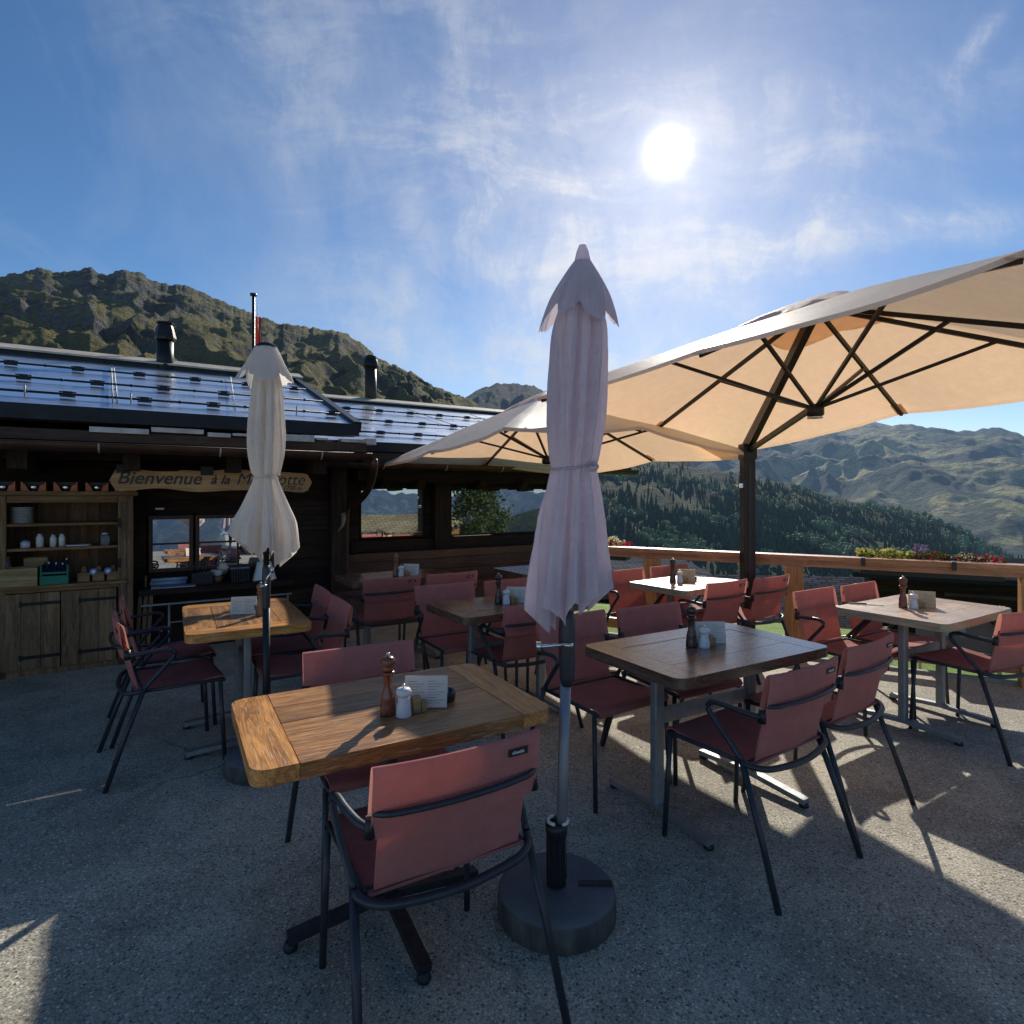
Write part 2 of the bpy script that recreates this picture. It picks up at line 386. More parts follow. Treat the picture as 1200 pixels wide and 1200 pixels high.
    def slab(s, rows, th):
        """thick sheet from a grid of points"""
        rows = [[Vector(p) for p in r] for r in rows]; R = len(rows); C = len(rows[0]); nr = []
        for i in range(R):
            o = []
            for j in range(C):
                du = rows[min(i+1,R-1)][j] - rows[max(i-1,0)][j]; dv = rows[i][min(j+1,C-1)] - rows[i][max(j-1,0)]
                o.append(du.cross(dv).normalized())
            nr.append(o)
        A = [[rows[i][j] + nr[i][j]*th/2 for j in range(C)] for i in range(R)]
        B = [[rows[i][j] - nr[i][j]*th/2 for j in range(C)] for i in range(R)]
        s.grid(A); s.grid([r[::-1] for r in B])
        edge = [(i,0) for i in range(R)] + [(R-1,j) for j in range(1,C)] + [(i,C-1) for i in range(R-2,-1,-1)] + [(0,j) for j in range(C-2,0,-1)]
        s.grid([[A[i][j] for i,j in edge], [B[i][j] for i,j in edge]], False, True)
        return s
    def leaf(s, p, size, rnd):
        d = Vector((rnd.uniform(-1,1), rnd.uniform(-1,1), rnd.uniform(-.6,1))).normalized()
        a = d.cross(Vector((rnd.uniform(-1,1), rnd.uniform(-1,1), rnd.uniform(-1,1)))).normalized()
        b = d.cross(a); base = len(s.v); p = Vector(p)
        for q in (a*size*.5 - b*0, b*size, -a*size*.5, -b*size*.7): s.v.append(tuple(p+q))
        s.face((base, base+1, base+2, base+3)); return s
    def build(s, name, mat, parent=None, loc=None):
        me = bpy.data.meshes.new(name); me.from_pydata(s.v, [], s.f); me.validate(verbose=False)
        if len(me.polygons) == len(s.sm): me.polygons.foreach_set('use_smooth', s.sm)
        me.materials.append(mat); me.update()
        bm = bmesh.new(); bm.from_mesh(me); 
        if len(bm.faces) < 60000: bmesh.ops.recalc_face_normals(bm, faces=bm.faces)
        bm.to_mesh(me); bm.free()
        o = bpy.data.objects.new(name, me); COL.objects.link(o)
        if parent: o.parent = parent
        if loc: o.location = loc
        return o

def catmull(P, n):
    out = []
    for i in range(len(P)-1):
        p0 = P[max(i-1,0)]; p1 = P[i]; p2 = P[i+1]; p3 = P[min(i+2,len(P)-1)]
        for k in range(n):
            t = k/n
            out.append(.5*((2*p1)+(-p0+p2)*t+(2*p0-5*p1+4*p2-p3)*t*t+(-p0+3*p1-3*p2+p3)*t**3))
    out.append(P[-1]); return out

def tag(o, label=None, cat=None, group=None, kind=None):
    if label: o['label'] = label
    if cat: o['category'] = cat
    if group: o['group'] = group
    if kind: o['kind'] = kind
    return o
def thing(name, loc, rz, label, cat, group=None):
    o = bpy.data.objects.new(name, None); COL.objects.link(o); o.location = loc; o.rotation_euler = (0,0,rz)
    o.empty_display_size = .1
    return tag(o, label, cat, group)
def dup(root, loc, rz, label):
    r = root.copy(); COL.objects.link(r); r.location = loc; r.rotation_euler = (0,0,rz); r['label'] = label
    def rec(a, b):
        for ch in list(a.children):
            c = ch.copy(); COL.objects.link(c); c.parent = b; rec(ch, c)
    rec(root, r); return r
def textmesh(name, body, size, mat, parent, mtx, shear=0.0, bold=0.0, extrude=.0008, align='LEFT'):
    cu = bpy.data.curves.new(name, 'FONT'); cu.body = body; cu.size = size; cu.shear = shear; cu.offset = bold
    cu.extrude = extrude; cu.align_x = align
    ob = bpy.data.objects.new(name, cu); COL.objects.link(ob)
    bpy.context.view_layer.update()
    me = bpy.data.meshes.new_from_object(ob.evaluated_get(bpy.context.evaluated_depsgraph_get()))
    bpy.data.objects.remove(ob); bpy.data.curves.remove(cu)
    me.materials.clear(); me.materials.append(mat); me.transform(mtx)
    o = bpy.data.objects.new(name, me); COL.objects.link(o); o.parent = parent; return o

# ------------------------------------------------------------------ chairs
def facing(deg): return radians(deg) - pi/2       # local +y looks along deg
def make_chair():
    t = thing('armchair', (0,0,0), 0, '', 'chair', 'dusty red sling armchairs on the terrace')
    R = .0115
    # seat sling
    prof = [(.262,.438),(.272,.452),(.262,.468),(.235,.474),(.15,.466),(.05,.455),(-.05,.452),(-.12,.456),(-.165,.468)]
    rows = [[(x, y, z - (.010*(1-(x/.235)**2) if -.1 < y < .25 else 0)) for x in [(-.235+.47*k/8) for k in range(9)]] for y, z in prof]
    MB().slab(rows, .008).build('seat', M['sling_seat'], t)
    MB().tube([(-.238,-.15,.462),(-.238,.25,.455),(-.238,.258,.45),(.238,.258,.45),(.238,.25,.455),(.238,-.15,.462)], .010, 6).tube([(-.238,-.13,.462),(.238,-.13,.462)], .008, 6).build('seat_frame', M['frame'], t)
    # backrest: lower panel and wide folded top flap
    def yb(z): return -.155 - (z-.46)*.20
    rows = [[(x, yb(z)-.016*(1-(x/.225)**2)*min(1,(z-.45)*5)+.004*sin(x*17+z*9), z) for x in [(-.218+.436*k/10) for k in range(11)]] for z in [.475,.49,.53,.58,.63,.68,.72]]
    back = MB().slab(rows, .007)
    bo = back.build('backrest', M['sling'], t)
    rows = []
    for z, dy, ex in ((.632,-.020,0),(.66,-.019,0),(.70,-.018,0),(.75,-.016,0),(.80,-.012,0),(.818,-.007,0),(.824,0,0),(.818,.007,0),(.80,.010,0),(.74,.010,0),(.69,.010,0)):
        rows.append([(x, yb(z)+dy-.016*(1-(x/.245)**2), z + .004*(abs(x)/.24)**2) for x in [(-.245+.49*k/10) for k in range(11)]])
    MB().grid(rows).build('headband', M['sling'], bo)
    ty = yb(.785)-.0165-.016*(1-(.165/.245)**2)
    MB().box((.165, ty-.002, .783), (.062,.003,.020)).build('name_tag', M['black'], bo)
    tg = MB(); x = .145
    for i, (w, h) in enumerate([(.0035,.006),(.003,.009),(.004,.006),(.0035,.0062),(.004,.006),(.0035,.0085),(.004,.006)]):
        tg.bb(x, x+w, ty-.0048, ty-.0036, .779, .779+h); x += .0056
    tg.build('tag_print', M['tagw'], bo)
    zb = .705; y0 = yb(zb)
    MB().tube([(-.236,y0-.012,zb),(-.20,y0-.036,zb),(-.10,y0-.052,zb),(0,y0-.056,zb),(.10,y0-.052,zb),(.20,y0-.036,zb),(.236,y0-.012,zb)], .0088, 8, sub=3).build('back_brace', M['frame'], t)
    # rear bow
    MB().tube([(-.262,-.135,.470),(-.245,-.172,.462),(-.18,-.205,.452),(0,-.224,.446),(.18,-.205,.452),(.245,-.172,.462),(.262,-.135,.470)], .0125, 8, sub=4).build('rear_bow', M['frame'], t)
    for s in (-1, 1):
        MB().tube([(s*.295,-.300,.0),(s*.279,-.215,.25),(s*.264,-.130,.478)], [.0125,.0125,.0125], 8).build('leg', M['frame'], t)
        MB().tube([(s*.255,.262,.0),(s*.243,.240,.452)], .0115, 8).build('leg', M['frame'], t)
        MB().tube([(s*.264,-.130,.478),(s*.274,-.075,.545),(s*.283,-.015,.612),(s*.285,.010,.645),(s*.284,.000,.668),(s*.281,-.035,.676),(s*.275,-.10,.672),(s*.262,-.165,.666),(s*.245,-.196,.662)], .0115, 8, sub=4).build('armrest', M['frame'], t)
        MB().tube([(s*.238,-.202,.690),(s*.243,-.200,.640)], .016, 8).build('back_bracket', M['black'], t)
    return t
chairs = [
 (-.25,1.775,121,'nearest dusty red armchair, back to the viewer, at the amber table'),
 (-.568,2.43,-60,'dusty red armchair behind the amber table, facing the viewer across the pepper mill'),
 (.463,3.14,-57,'red armchair right behind the grey pole of the large closed umbrella'),
 (.945,3.40,-60,'red armchair behind the dark glossy table, only its backrest rising over the top'),
 (1.03,2.52,124,'maroon armchair seen from behind at the near left of the dark glossy table'),
 (1.53,2.92,127,'maroon armchair seen from behind at the near right corner of the dark glossy table'),
 (2.28,4.02,-57,'sunlit orange red armchair behind the left corner of the pale weathered table'),
 (2.76,4.29,-57,'red armchair behind the pale weathered table, its backrest before the dark barn'),
 (2.90,3.65,116,'red armchair cut by the right picture edge, before the pale weathered table'),
 (1.13,5.12,-57,'bright red armchair beside the hem of the large closed umbrella, at the far small table'),
 (1.62,5.44,-57,'red armchair at the far side of the small table, just behind its menu card'),
 (1.56,4.80,125,'red armchair with light patches on its back, just left of the brown mast'),
 (2.03,5.07,125,'red armchair seen from behind just right of the brown cantilever mast'),
 (.04,3.885,122,'shaded red armchair seen from behind, touching the left of the large closed umbrella'),
 (-.39,4.27,-57,'shaded red armchair at the left end of the middle table, facing the viewer'),
 (.11,4.53,-57,'shaded red armchair behind the middle table, its backrest behind the mill and menu'),
 (-1.10,5.02,122,'shaded red armchair seen from behind in front of the left window reflection'),
 (-.64,5.31,122,'shaded red armchair seen from behind in front of the dark post between the windows'),
 (-1.29,3.66,210,'red armchair right of the slim closed umbrella pole, nearer of the two at that table'),
 (-1.56,4.13,210,'red armchair right of the slim closed umbrella pole, farther of the two at that table'),
 (-1.99,3.38,36,'red armchair at far left with a sunlit pink backrest, turned right'),
 (-2.30,3.90,37,'red armchair half hidden behind the one with the sunlit backrest, before the cupboard'),
]
ch0 = make_chair()
for i, (x, y, a, lab) in enumerate(chairs):
    a += random.uniform(-1.5, 1.5)
    if i == 0: ch0.location = (x, y, 0); ch0.rotation_euler = (0,0,facing(a)); ch0['label'] = lab; bpy.context.view_layer.update()
    else: dup(ch0, (x, y, 0), facing(a), lab)

# ------------------------------------------------------------------ tables
def rrect(x0, x1, y0, y1, r, corners):
    pts = []
    for (cx, cy, a0, key) in ((x1-r, y1-r, 0, 'ne'), (x0+r, y1-r, 90, 'nw'), (x0+r, y0+r, 180, 'sw'), (x1-r, y0+r, 270, 'se')):
        if key in corners:
            for k in range(6): a = radians(a0 + 90*k/5); pts.append((cx+r*cos(a), cy+r*sin(a)))
        else:
            a = radians(a0+45); pts.append((cx + r*(1 if cos(a) > 0 else -1), cy + r*(1 if sin(a) > 0 else -1)))
    return pts
def table(x, y, ang, W, D, m, m_end, base, label, top=.75, th=.048, r=.05):
    t = thing('dining_table', (x,y,0), radians(ang), label, 'table', 'wooden terrace tables')
    e = .125; n = 4
    rnd = random.Random(int(x*1000)+5)
    b = MB(); ys = [-D/2]
    for k in range(1, n): ys.append(-D/2 + D*k/n + rnd.uniform(-.012,.012))
    ys.append(D/2)
    for k in range(n):
        g = .0012; dz = rnd.uniform(-.0012,.0006)
        b.prism([(W/2-e-.0015, ys[k]+g*(k > 0)), (W/2-e-.0015, ys[k+1]-g*(k < n-1)), (-W/2+e+.0015, ys[k+1]-g*(k < n-1)), (-W/2+e+.0015, ys[k]+g*(k > 0))][::1], top-th, top+dz, .0012)
    b.build('tabletop', m, t)
    MB().prism(rrect(-W/2, -W/2+e, -D/2, D/2, r, ('nw','sw')), top-th, top+.0006, .003).build('end_board', m_end, t)
    MB().prism(rrect(W/2-e, W/2, -D/2, D/2, r, ('ne','se')), top-th, top+.0006, .003).build('end_board', m_end, t)
    if base == 'cross':
        MB().bb(-.24,.24,-.24,.24, top-th-.006, top-th-.001).tube([(0,0,.06),(0,0,top-th-.005)], .032, 14).build('pedestal', M['frame'], t)
        for k in range(4):
            a = pi/2*k
            MB().bar((.02*cos(a),.02*sin(a),.075), (.345*cos(a),.345*sin(a),.040), .045, .028).lathe([(.022,0),(.024,.012),(.016,.032)], 10, (.335*cos(a),.335*sin(a),0)).build('foot', M['castiron'], t)
    else:
        sp = base
        MB().bb(-sp-.05, sp+.05, -.03, .03, top-th-.03, top-th-.002).bb(-sp-.04, -sp+.04, -.20, .20, top-th-.022, top-th-.001).bb(sp-.04, sp+.04, -.20, .20, top-th-.022, top-th-.001).build('underframe', M['steel'], t)
        for s in (-1, 1):
            MB().prism(rrect(s*sp-.028, s*sp+.028, -.022, .022, .01, ('ne','nw','se','sw')), .05, top-th-.02, 0).build('post', M['steel'], t)
            MB().bar((s*sp,-.32,.030),(s*sp,0,.050),.045,.026).bar((s*sp,0,.050),(s*sp,.32,.030),.045,.026).build('foot', M['steel'], t)
            for q in (-1, 1): MB().lathe([(.022,0),(.024,.01),(.018,.022)], 10, (s*sp, q*.305, 0)).build('foot_cap', M['black'], t)
        MB().bar((-sp+.03,0,.46),(sp-.03,0,.46),.02,.07).build('stretcher', M['steel'], t)
    return t
table(-.44,2.11,30,.98,.655, M['amber'], M['amber_end'], 'cross', 'amber brown wooden table nearest to the viewer, half in sunlight')
table(.965,2.93,30.5,1.05,.655, M['darkw'], M['darkw_end'], .33, 'dark glossy wooden table right of the large closed umbrella')
table(2.74,3.93,32,.97,.665, M['greyw'], M['greyw_end'], .26, 'pale weathered wooden table at right below the railing flowers')
table(1.53,5.09,36,.88,.62, M['greyw'], M['greyw_end'], .24, 'small sunlit table next to the brown cantilever mast')
table(-1.70,3.72,120,.98,.66, M['amber'], M['amber_end'], .25, 'orange brown table at left behind the slim closed umbrella pole')
table(-.03,4.10,33,1.0,.60, M['darkw'], M['darkw_end'], .28, 'shaded dark table in the middle, just left of the large closed umbrella')
table(-1.08,5.52,32,1.0,.62, M['darkw'], M['darkw_end'], .28, 'dark table in front of the bench under the left window')
table(.38,6.06,32,1.0,.62, M['darkw'], M['darkw_end'], .28, 'dark table farthest back, before the bench under the right window')

# ------------------------------------------------------------------ things on the tables
Z = .7515
def mill(x, y, m, label, h=1.0):
    t = thing('pepper_mill', (x,y,Z), 0, label, 'pepper mill', 'pepper mills on the tables')
    MB().lathe([(a, b*h) for a, b in [(.027,0),(.0275,.004),(.026,.03),(.0235,.045),(.0245,.052),(.022,.065),(.0165,.085),(.0145,.105),(.0165,.125),(.0175,.134),(.0235,.138),(.0235,.145),(.016,.147)]], 20).build('mill_body', m, t)
    MB().lathe([(a, b*h) for a, b in [(.014,.147),(.020,.150),(.0205,.157),(.018,.160),(.0235,.168),(.0255,.178),(.0235,.189),(.016,.196),(.006,.198)]], 20).build('mill_head', m, t)
    MB().lathe([(a, b*h) for a, b in [(.003,.197),(.003,.202),(.0075,.203),(.0075,.208),(.003,.210)]], 10).build('knob', M['chrome'], t)
    return t
def salt(x, y, label):
    t = thing('salt_mill', (x,y,Z), 0, label, 'salt mill', 'small white salt mills on the tables')
    MB().lathe([(.026,0),(.026,.006),(.0255,.025),(.022,.042),(.0195,.055),(.0205,.068)], 18).build('glass_body', M['salt'], t)
    MB().lathe([(.020,.068),(.0255,.076),(.0265,.084),(.022,.093),(.010,.097)], 18).build('mill_head', M['white'], t)
    MB().lathe([(.0025,.097),(.0025,.102),(.006,.103),(.006,.109),(.002,.110)], 10).build('knob', M['chrome'], t)
def pots(x, y, rz, label):
    t = thing('toothpick_holder', (x,y,Z), rz, label, 'holder', 'small wooden holders on the tables')
    MB().bb(-.013,.013,-.013,.013,0,.052).build('wooden_block', M['pine'], t)
    MB().bb(.016,.036,-.012,.012,0,.036).build('low_block', M['pine'], t)
def menu(x, y, rz, label, m='paper', w=.15, h=.105, lean=.0):
    t = thing('menu_card', (x,y,Z), rz, label, 'menu', 'menu cards on the tables')
    for s in (-1, 1):
        rows = [[(xx, s*(.022*(1-zz/h)+.0012)+.004*sin(xx*18), zz) for xx in [(-w/2+w*k/8) for k in range(9)]] for zz in (0, h*.5, h)]
        MB().slab(rows, .0018).build('card_panel', M[m], t)
    pr = MB()
    for i in range(9):
        zz = h*(.14+.085*i); L = w*(.30 + .1*sin(i*2.1))
        for x0 in (-w*.42, w*.04):
            rows = [[(x0 + L*q/3, -(.022*(1-z2/h)+.0012)+.004*sin((x0+L*q/3)*18)-.0014, z2) for q in range(4)] for z2 in (zz, zz+.0016)]
            pr.grid(rows, False)
    pr.build('menu_print', M['ink'], t)
def ashtray(x, y, label):
    t = thing('ashtray', (x,y,Z), 0, label, 'ashtray', 'round black ashtrays')
    MB().lathe([(.036,0),(.041,.004),(.043,.03),(.040,.036),(.034,.034),(.031,.012),(.0,.010)], 20).build('ashtray_body', M['black'], t)
def setting(x, y, ang, which, mm='mill', mn='paper', ash=False, mrz=None):
    a = radians(ang); ux, uy = cos(a), sin(a)
    def P(u, v): return x + u*ux - v*uy, y + u*uy + v*ux
    mill(*P(-.045, .0), M[mm], 'pepper mill on ' + which)
    salt(*P(-.005, -.045), 'small white salt mill on ' + which)
    p = P(.045, -.03); pots(p[0], p[1], a, 'little wooden toothpick holder on ' + which)
    p = P(.10, .012); menu(p[0], p[1], a - .55 if mrz is None else mrz, 'upright menu card on ' + which, mn)
    if ash: p = P(.175, .03); ashtray(p[0], p[1], 'round black ashtray on ' + which)
setting(-.385,2.035,30,'the amber table nearest the viewer','mill','paper',True)
setting(.925,2.93,30,'the dark glossy table right of the large closed umbrella','mill_dark','paper',True)
setting(2.645,3.92,5,'the pale table below the railing flowers','mill','paper_tan',False)
setting(1.42,5.06,20,'the small sunlit table by the brown mast','mill_dark','paper_tan',True)
setting(-1.60,3.68,150,'the orange brown table by the serving counter','mill_light','paper',False,.12)
setting(-.05,4.08,20,'the shaded middle table left of the large closed umbrella','mill_dark','paper',True)
setting(-1.03,5.45,20,'the dark table before the bench under the left window','mill_light','paper',False)
kn = thing('table_knife', (2.42,4.02,Z), radians(-20), 'dark handled knife lying on the pale table below the railing flowers', 'knife')
MB().bb(-.11,-.0,-.006,.006,.001,.010).build('handle', M['black'], kn); MB().bb(0,.10,-.007,.007,.001,.004).build('blade', M['steel'], kn)

# ------------------------------------------------------------------ closed umbrellas
def pleat(levels, N, hem=None, seg=240, wob=.05, seed=0, inner=False):
    rows = []
    for i, (z, R, dep, tw) in enumerate(levels):
        row = []
        for k in range(seg):
            th = 2*pi*k/seg
            c = .5 + .5*cos(N*th + tw + .7*sin(th*2+seed) + .35*sin(3*th+seed*2))
            f = 1 - dep*(1-c**.6) - .10*dep*abs(sin(N*1.5*th+tw*2+seed+z*1.3))
            cr_ = abs(noise.noise(Vector((cos(th)*4.5+seed, sin(th)*4.5, z*1.1+seed))))
            cr2 = abs(noise.noise(Vector((cos(th)*9+seed, sin(th)*9, z*2.2))))
            f -= dep*(.34*max(0,.22-cr_)/.22*.5 + .10*max(0,.18-cr2)/.18)
            rr = R*f*(1 + wob*noise.noise(Vector((cos(th)*1.6+seed, sin(th)*1.6, z*2.0))))
            zz = z
            if hem and i in hem: zz += hem[i]*(1-c)
            elif hem and i == len(levels)-1: pass
            row.append((rr*cos(th), rr*sin(th), zz))
        rows.append(row)
    return rows
def smooth_levels(L, n):
    V = [Vector(l) for l in L]; return [tuple(v) for v in catmull([Vector((a[0],a[1],a[2],a[3])) for a in L], n)]
def closed_umbrella(x, y, label, cloth_m, pole_m, S, skirt, body, hemdrop, tip, lean=(0,0), base_c=True, capm='navy', tie_z=1.6, tie_r=.07, crank_z=.96, crank_a=0, N=8, seed=0):
    t = thing('closed_umbrella', (x,y,0), 0, label, 'umbrella')
    lx, ly = lean
    def sh(rows): return [[(p[0]+lx*p[2], p[1]+ly*p[2], p[2]) for p in r] for r in rows]
    zt = tip
    MB().tube([(lx*.3,ly*.3,.085),(lx*(crank_z-.12),ly*(crank_z-.12),crank_z-.12)], .0195, 14).build('lower_pole', pole_m, t)
    MB().tube([(lx*crank_z,ly*crank_z,crank_z),(lx*(zt-.05),ly*(zt-.05),zt-.05)], .016, 12).build('upper_pole', pole_m, t)
    hk_ = 1.0 if lean[0] else .72
    MB().lathe([(.020*hk_+.004,-.15),(.027*hk_,-.12),(.030*hk_,-.05),(.031*hk_,.04),(.029*hk_,.09),(.020*hk_,.12)], 14, (lx*crank_z,ly*crank_z,crank_z)).build('crank_housing', M['frame'], t)
    ca, sa = cos(crank_a), sin(crank_a)
    cx, cy = lx*crank_z + .0, ly*crank_z
    MB().lathe([(.001,0),(.018,0),(.018,.012),(.001,.012)], 14, (cx, cy-.040, crank_z)).tube([(cx,cy-.03,crank_z+.005),(cx+.05*ca,cy-.045,crank_z+.005+.05*sa),(cx+.105*ca,cy-.045,crank_z+.105*sa)], .007, 8).lathe([(.009,-.014),(.010,.018)], 10, (cx+.105*ca,cy-.05,crank_z+.105*sa)).build('crank_handle', M['chrome'], t)
    rows = sh(pleat(smooth_levels(body, 5), N, None, wob=.07, seed=seed))
    # scalloped hem: lift/lower the last rows
    n = len(rows)
    for i, r in enumerate(rows):
        w = max(0, (i/(n-1)-.72)/.28)**2
        R0 = max(sqrt((p[0]-lx*p[2])**2+(p[1]-ly*p[2])**2) for p in r)
        for k, p in enumerate(r):
            rr = sqrt((p[0]-lx*p[2])**2+(p[1]-ly*p[2])**2)/R0
            dz = w*(hemdrop*(.55-rr)*1.8 + hemdrop*.35*sin(2*pi*k/len(r)+seed))
            r[k] = (p[0], p[1], p[2]+dz*-1 if False else p[2]-w*hemdrop*(1-rr)*1.9 + w*hemdrop*.55*sin(2*pi*k/len(r)+seed))
    MB().grid(rows, True, True).build('folded_cloth', cloth_m, t)
    rows = sh(pleat(smooth_levels(skirt, 5), max(4, N-3), None, wob=.06, seed=seed+1.3))
    n = len(rows)
    for i, r in enumerate(rows):
        w = (i/(n-1))**2
        R0 = max(sqrt((p[0]-lx*p[2])**2+(p[1]-ly*p[2])**2) for p in r)
        for k, p in enumerate(r):
            rr = sqrt((p[0]-lx*p[2])**2+(p[1]-ly*p[2])**2)/R0
            r[k] = (p[0], p[1], p[2]+w*.22*(1-rr) + w*.016*sin(4*pi*k/len(r)))
    MB().grid(rows, True, True).build('vent_flap', cloth_m, t)
    tx, ty = lx*tie_z, ly*tie_z
    pts = [(tx+(tie_r)*cos(a), ty+(tie_r)*sin(a), tie_z+.012*sin(a+1)) for a in [2*pi*k/28 for k in range(29)]]
    MB().tube(pts, .006, 6).tube([(tx+.02,ty-tie_r,tie_z),(tx+.05,ty-tie_r-.01,tie_z-.02),(tx+.075,ty-tie_r+.01,tie_z-.005),(tx+.06,ty-tie_r+.01,tie_z+.012),(tx+.03,ty-tie_r,tie_z)], .005, 6, sub=3).build('tie_cord', cloth_m, t)
    return t
# large mauve one
U3 = closed_umbrella(.160, 2.12, 'tall pale mauve closed umbrella on a grey pole before the dark glossy table', M['mauve'], M['pole'], 1,
    skirt=[(2.338,.033,.03,0),(2.29,.064,.07,0),(2.22,.104,.15,.2),(2.15,.130,.24,.4),(2.09,.145,.28,.5)],
    body=[(2.30,.03,.1,0),(2.12,.098,.34,.2),(1.98,.112,.42,.5),(1.78,.114,.44,1.0),(1.64,.094,.36,1.4),(1.60,.083,.30,1.5),(1.56,.092,.36,1.6),(1.42,.122,.42,1.8),(1.27,.144,.46,1.9),(1.17,.158,.48,2.0),(1.13,.162,.48,2.0)],
    hemdrop=.085, tip=2.36, lean=(.040,0), tie_z=1.603, tie_r=.078, crank_z=.965, crank_a=pi, N=9, seed=2)
MB().lathe([(.034,2.315),(.031,2.335),(.022,2.375),(.013,2.398),(.004,2.402)], 16, (.094,0,0)).build('top_finial', M['mauve'], U3)
MB().lathe([(.205,0),(.212,.006),(.210,.085),(.200,.095),(.17,.098),(.0,.099)], 40).build('concrete_base', M['conc'], U3)
so = MB()
so.lathe([(.026,.095),(.036,.105),(.033,.13),(.032,.26),(.037,.275),(.040,.30),(.040,.325),(.029,.325),(.026,.28)], 20)
for k in range(10): so.bar((.033*cos(k*.628),.033*sin(k*.628),.12),(.033*cos(k*.628),.033*sin(k*.628),.27),.007,.007)
so.build('pole_socket', M['black'], U3)
rg = [(.030*cos(a)+.01, .030*sin(a), .328) for a in [radians(d) for d in range(-75,80,15)]]
rg2 = [(.030*cos(a)+.0, .030*sin(a), .328) for a in [radians(d) for d in range(105,256,15)]]
MB().tube(rg, .0065, 8).tube(rg2, .0065, 8).build('clamp_ring', M['white'], U3)
MB().bb(.08,.20,-.012,.012,.094,.106).build('base_latch', M['castiron'], U3)
# slim ivory one
K4 = 1.117
def k4(L): return [(1.5+(a-1.5)*K4, b_*K4, c_, d_2) for a, b_, c_, d_2 in L]
U4 = closed_umbrella(-1.352, 3.24, 'ivory closed umbrella with dark cap on a thin black pole before the welcome sign', M['ivory'], M['darkpole'], 1,
    skirt=k4([(2.225,.052,.03,0),(2.18,.074,.06,0),(2.13,.098,.12,.2),(2.08,.126,.20,.4),(2.045,.140,.25,.5)]),
    body=k4([(2.20,.03,.1,0),(2.06,.070,.38,.2),(1.92,.086,.48,.5),(1.75,.094,.50,1.1),(1.62,.074,.38,1.5),(1.592,.058,.30,1.6),(1.56,.068,.40,1.7),(1.45,.118,.48,1.9),(1.37,.160,.52,2.0),(1.31,.176,.54,2.0),(1.29,.180,.54,2.0)]),
    hemdrop=.095, tip=2.325, lean=(.0,0), tie_z=1.603, tie_r=.068, crank_z=1.0, crank_a=radians(60), N=8, seed=5)
MB().lathe([(.060,2.302),(.058,2.318),(.034,2.334),(.004,2.338)], 20).build('top_cap', M['navy'], U4)
MB().lathe([(.205,0),(.212,.006),(.210,.085),(.200,.095),(.0,.099)], 36).build('concrete_base', M['conc'], U4)
MB().lathe([(.030,.095),(.034,.11),(.032,.32),(.026,.33)], 16).build('pole_socket', M['black'], U4)

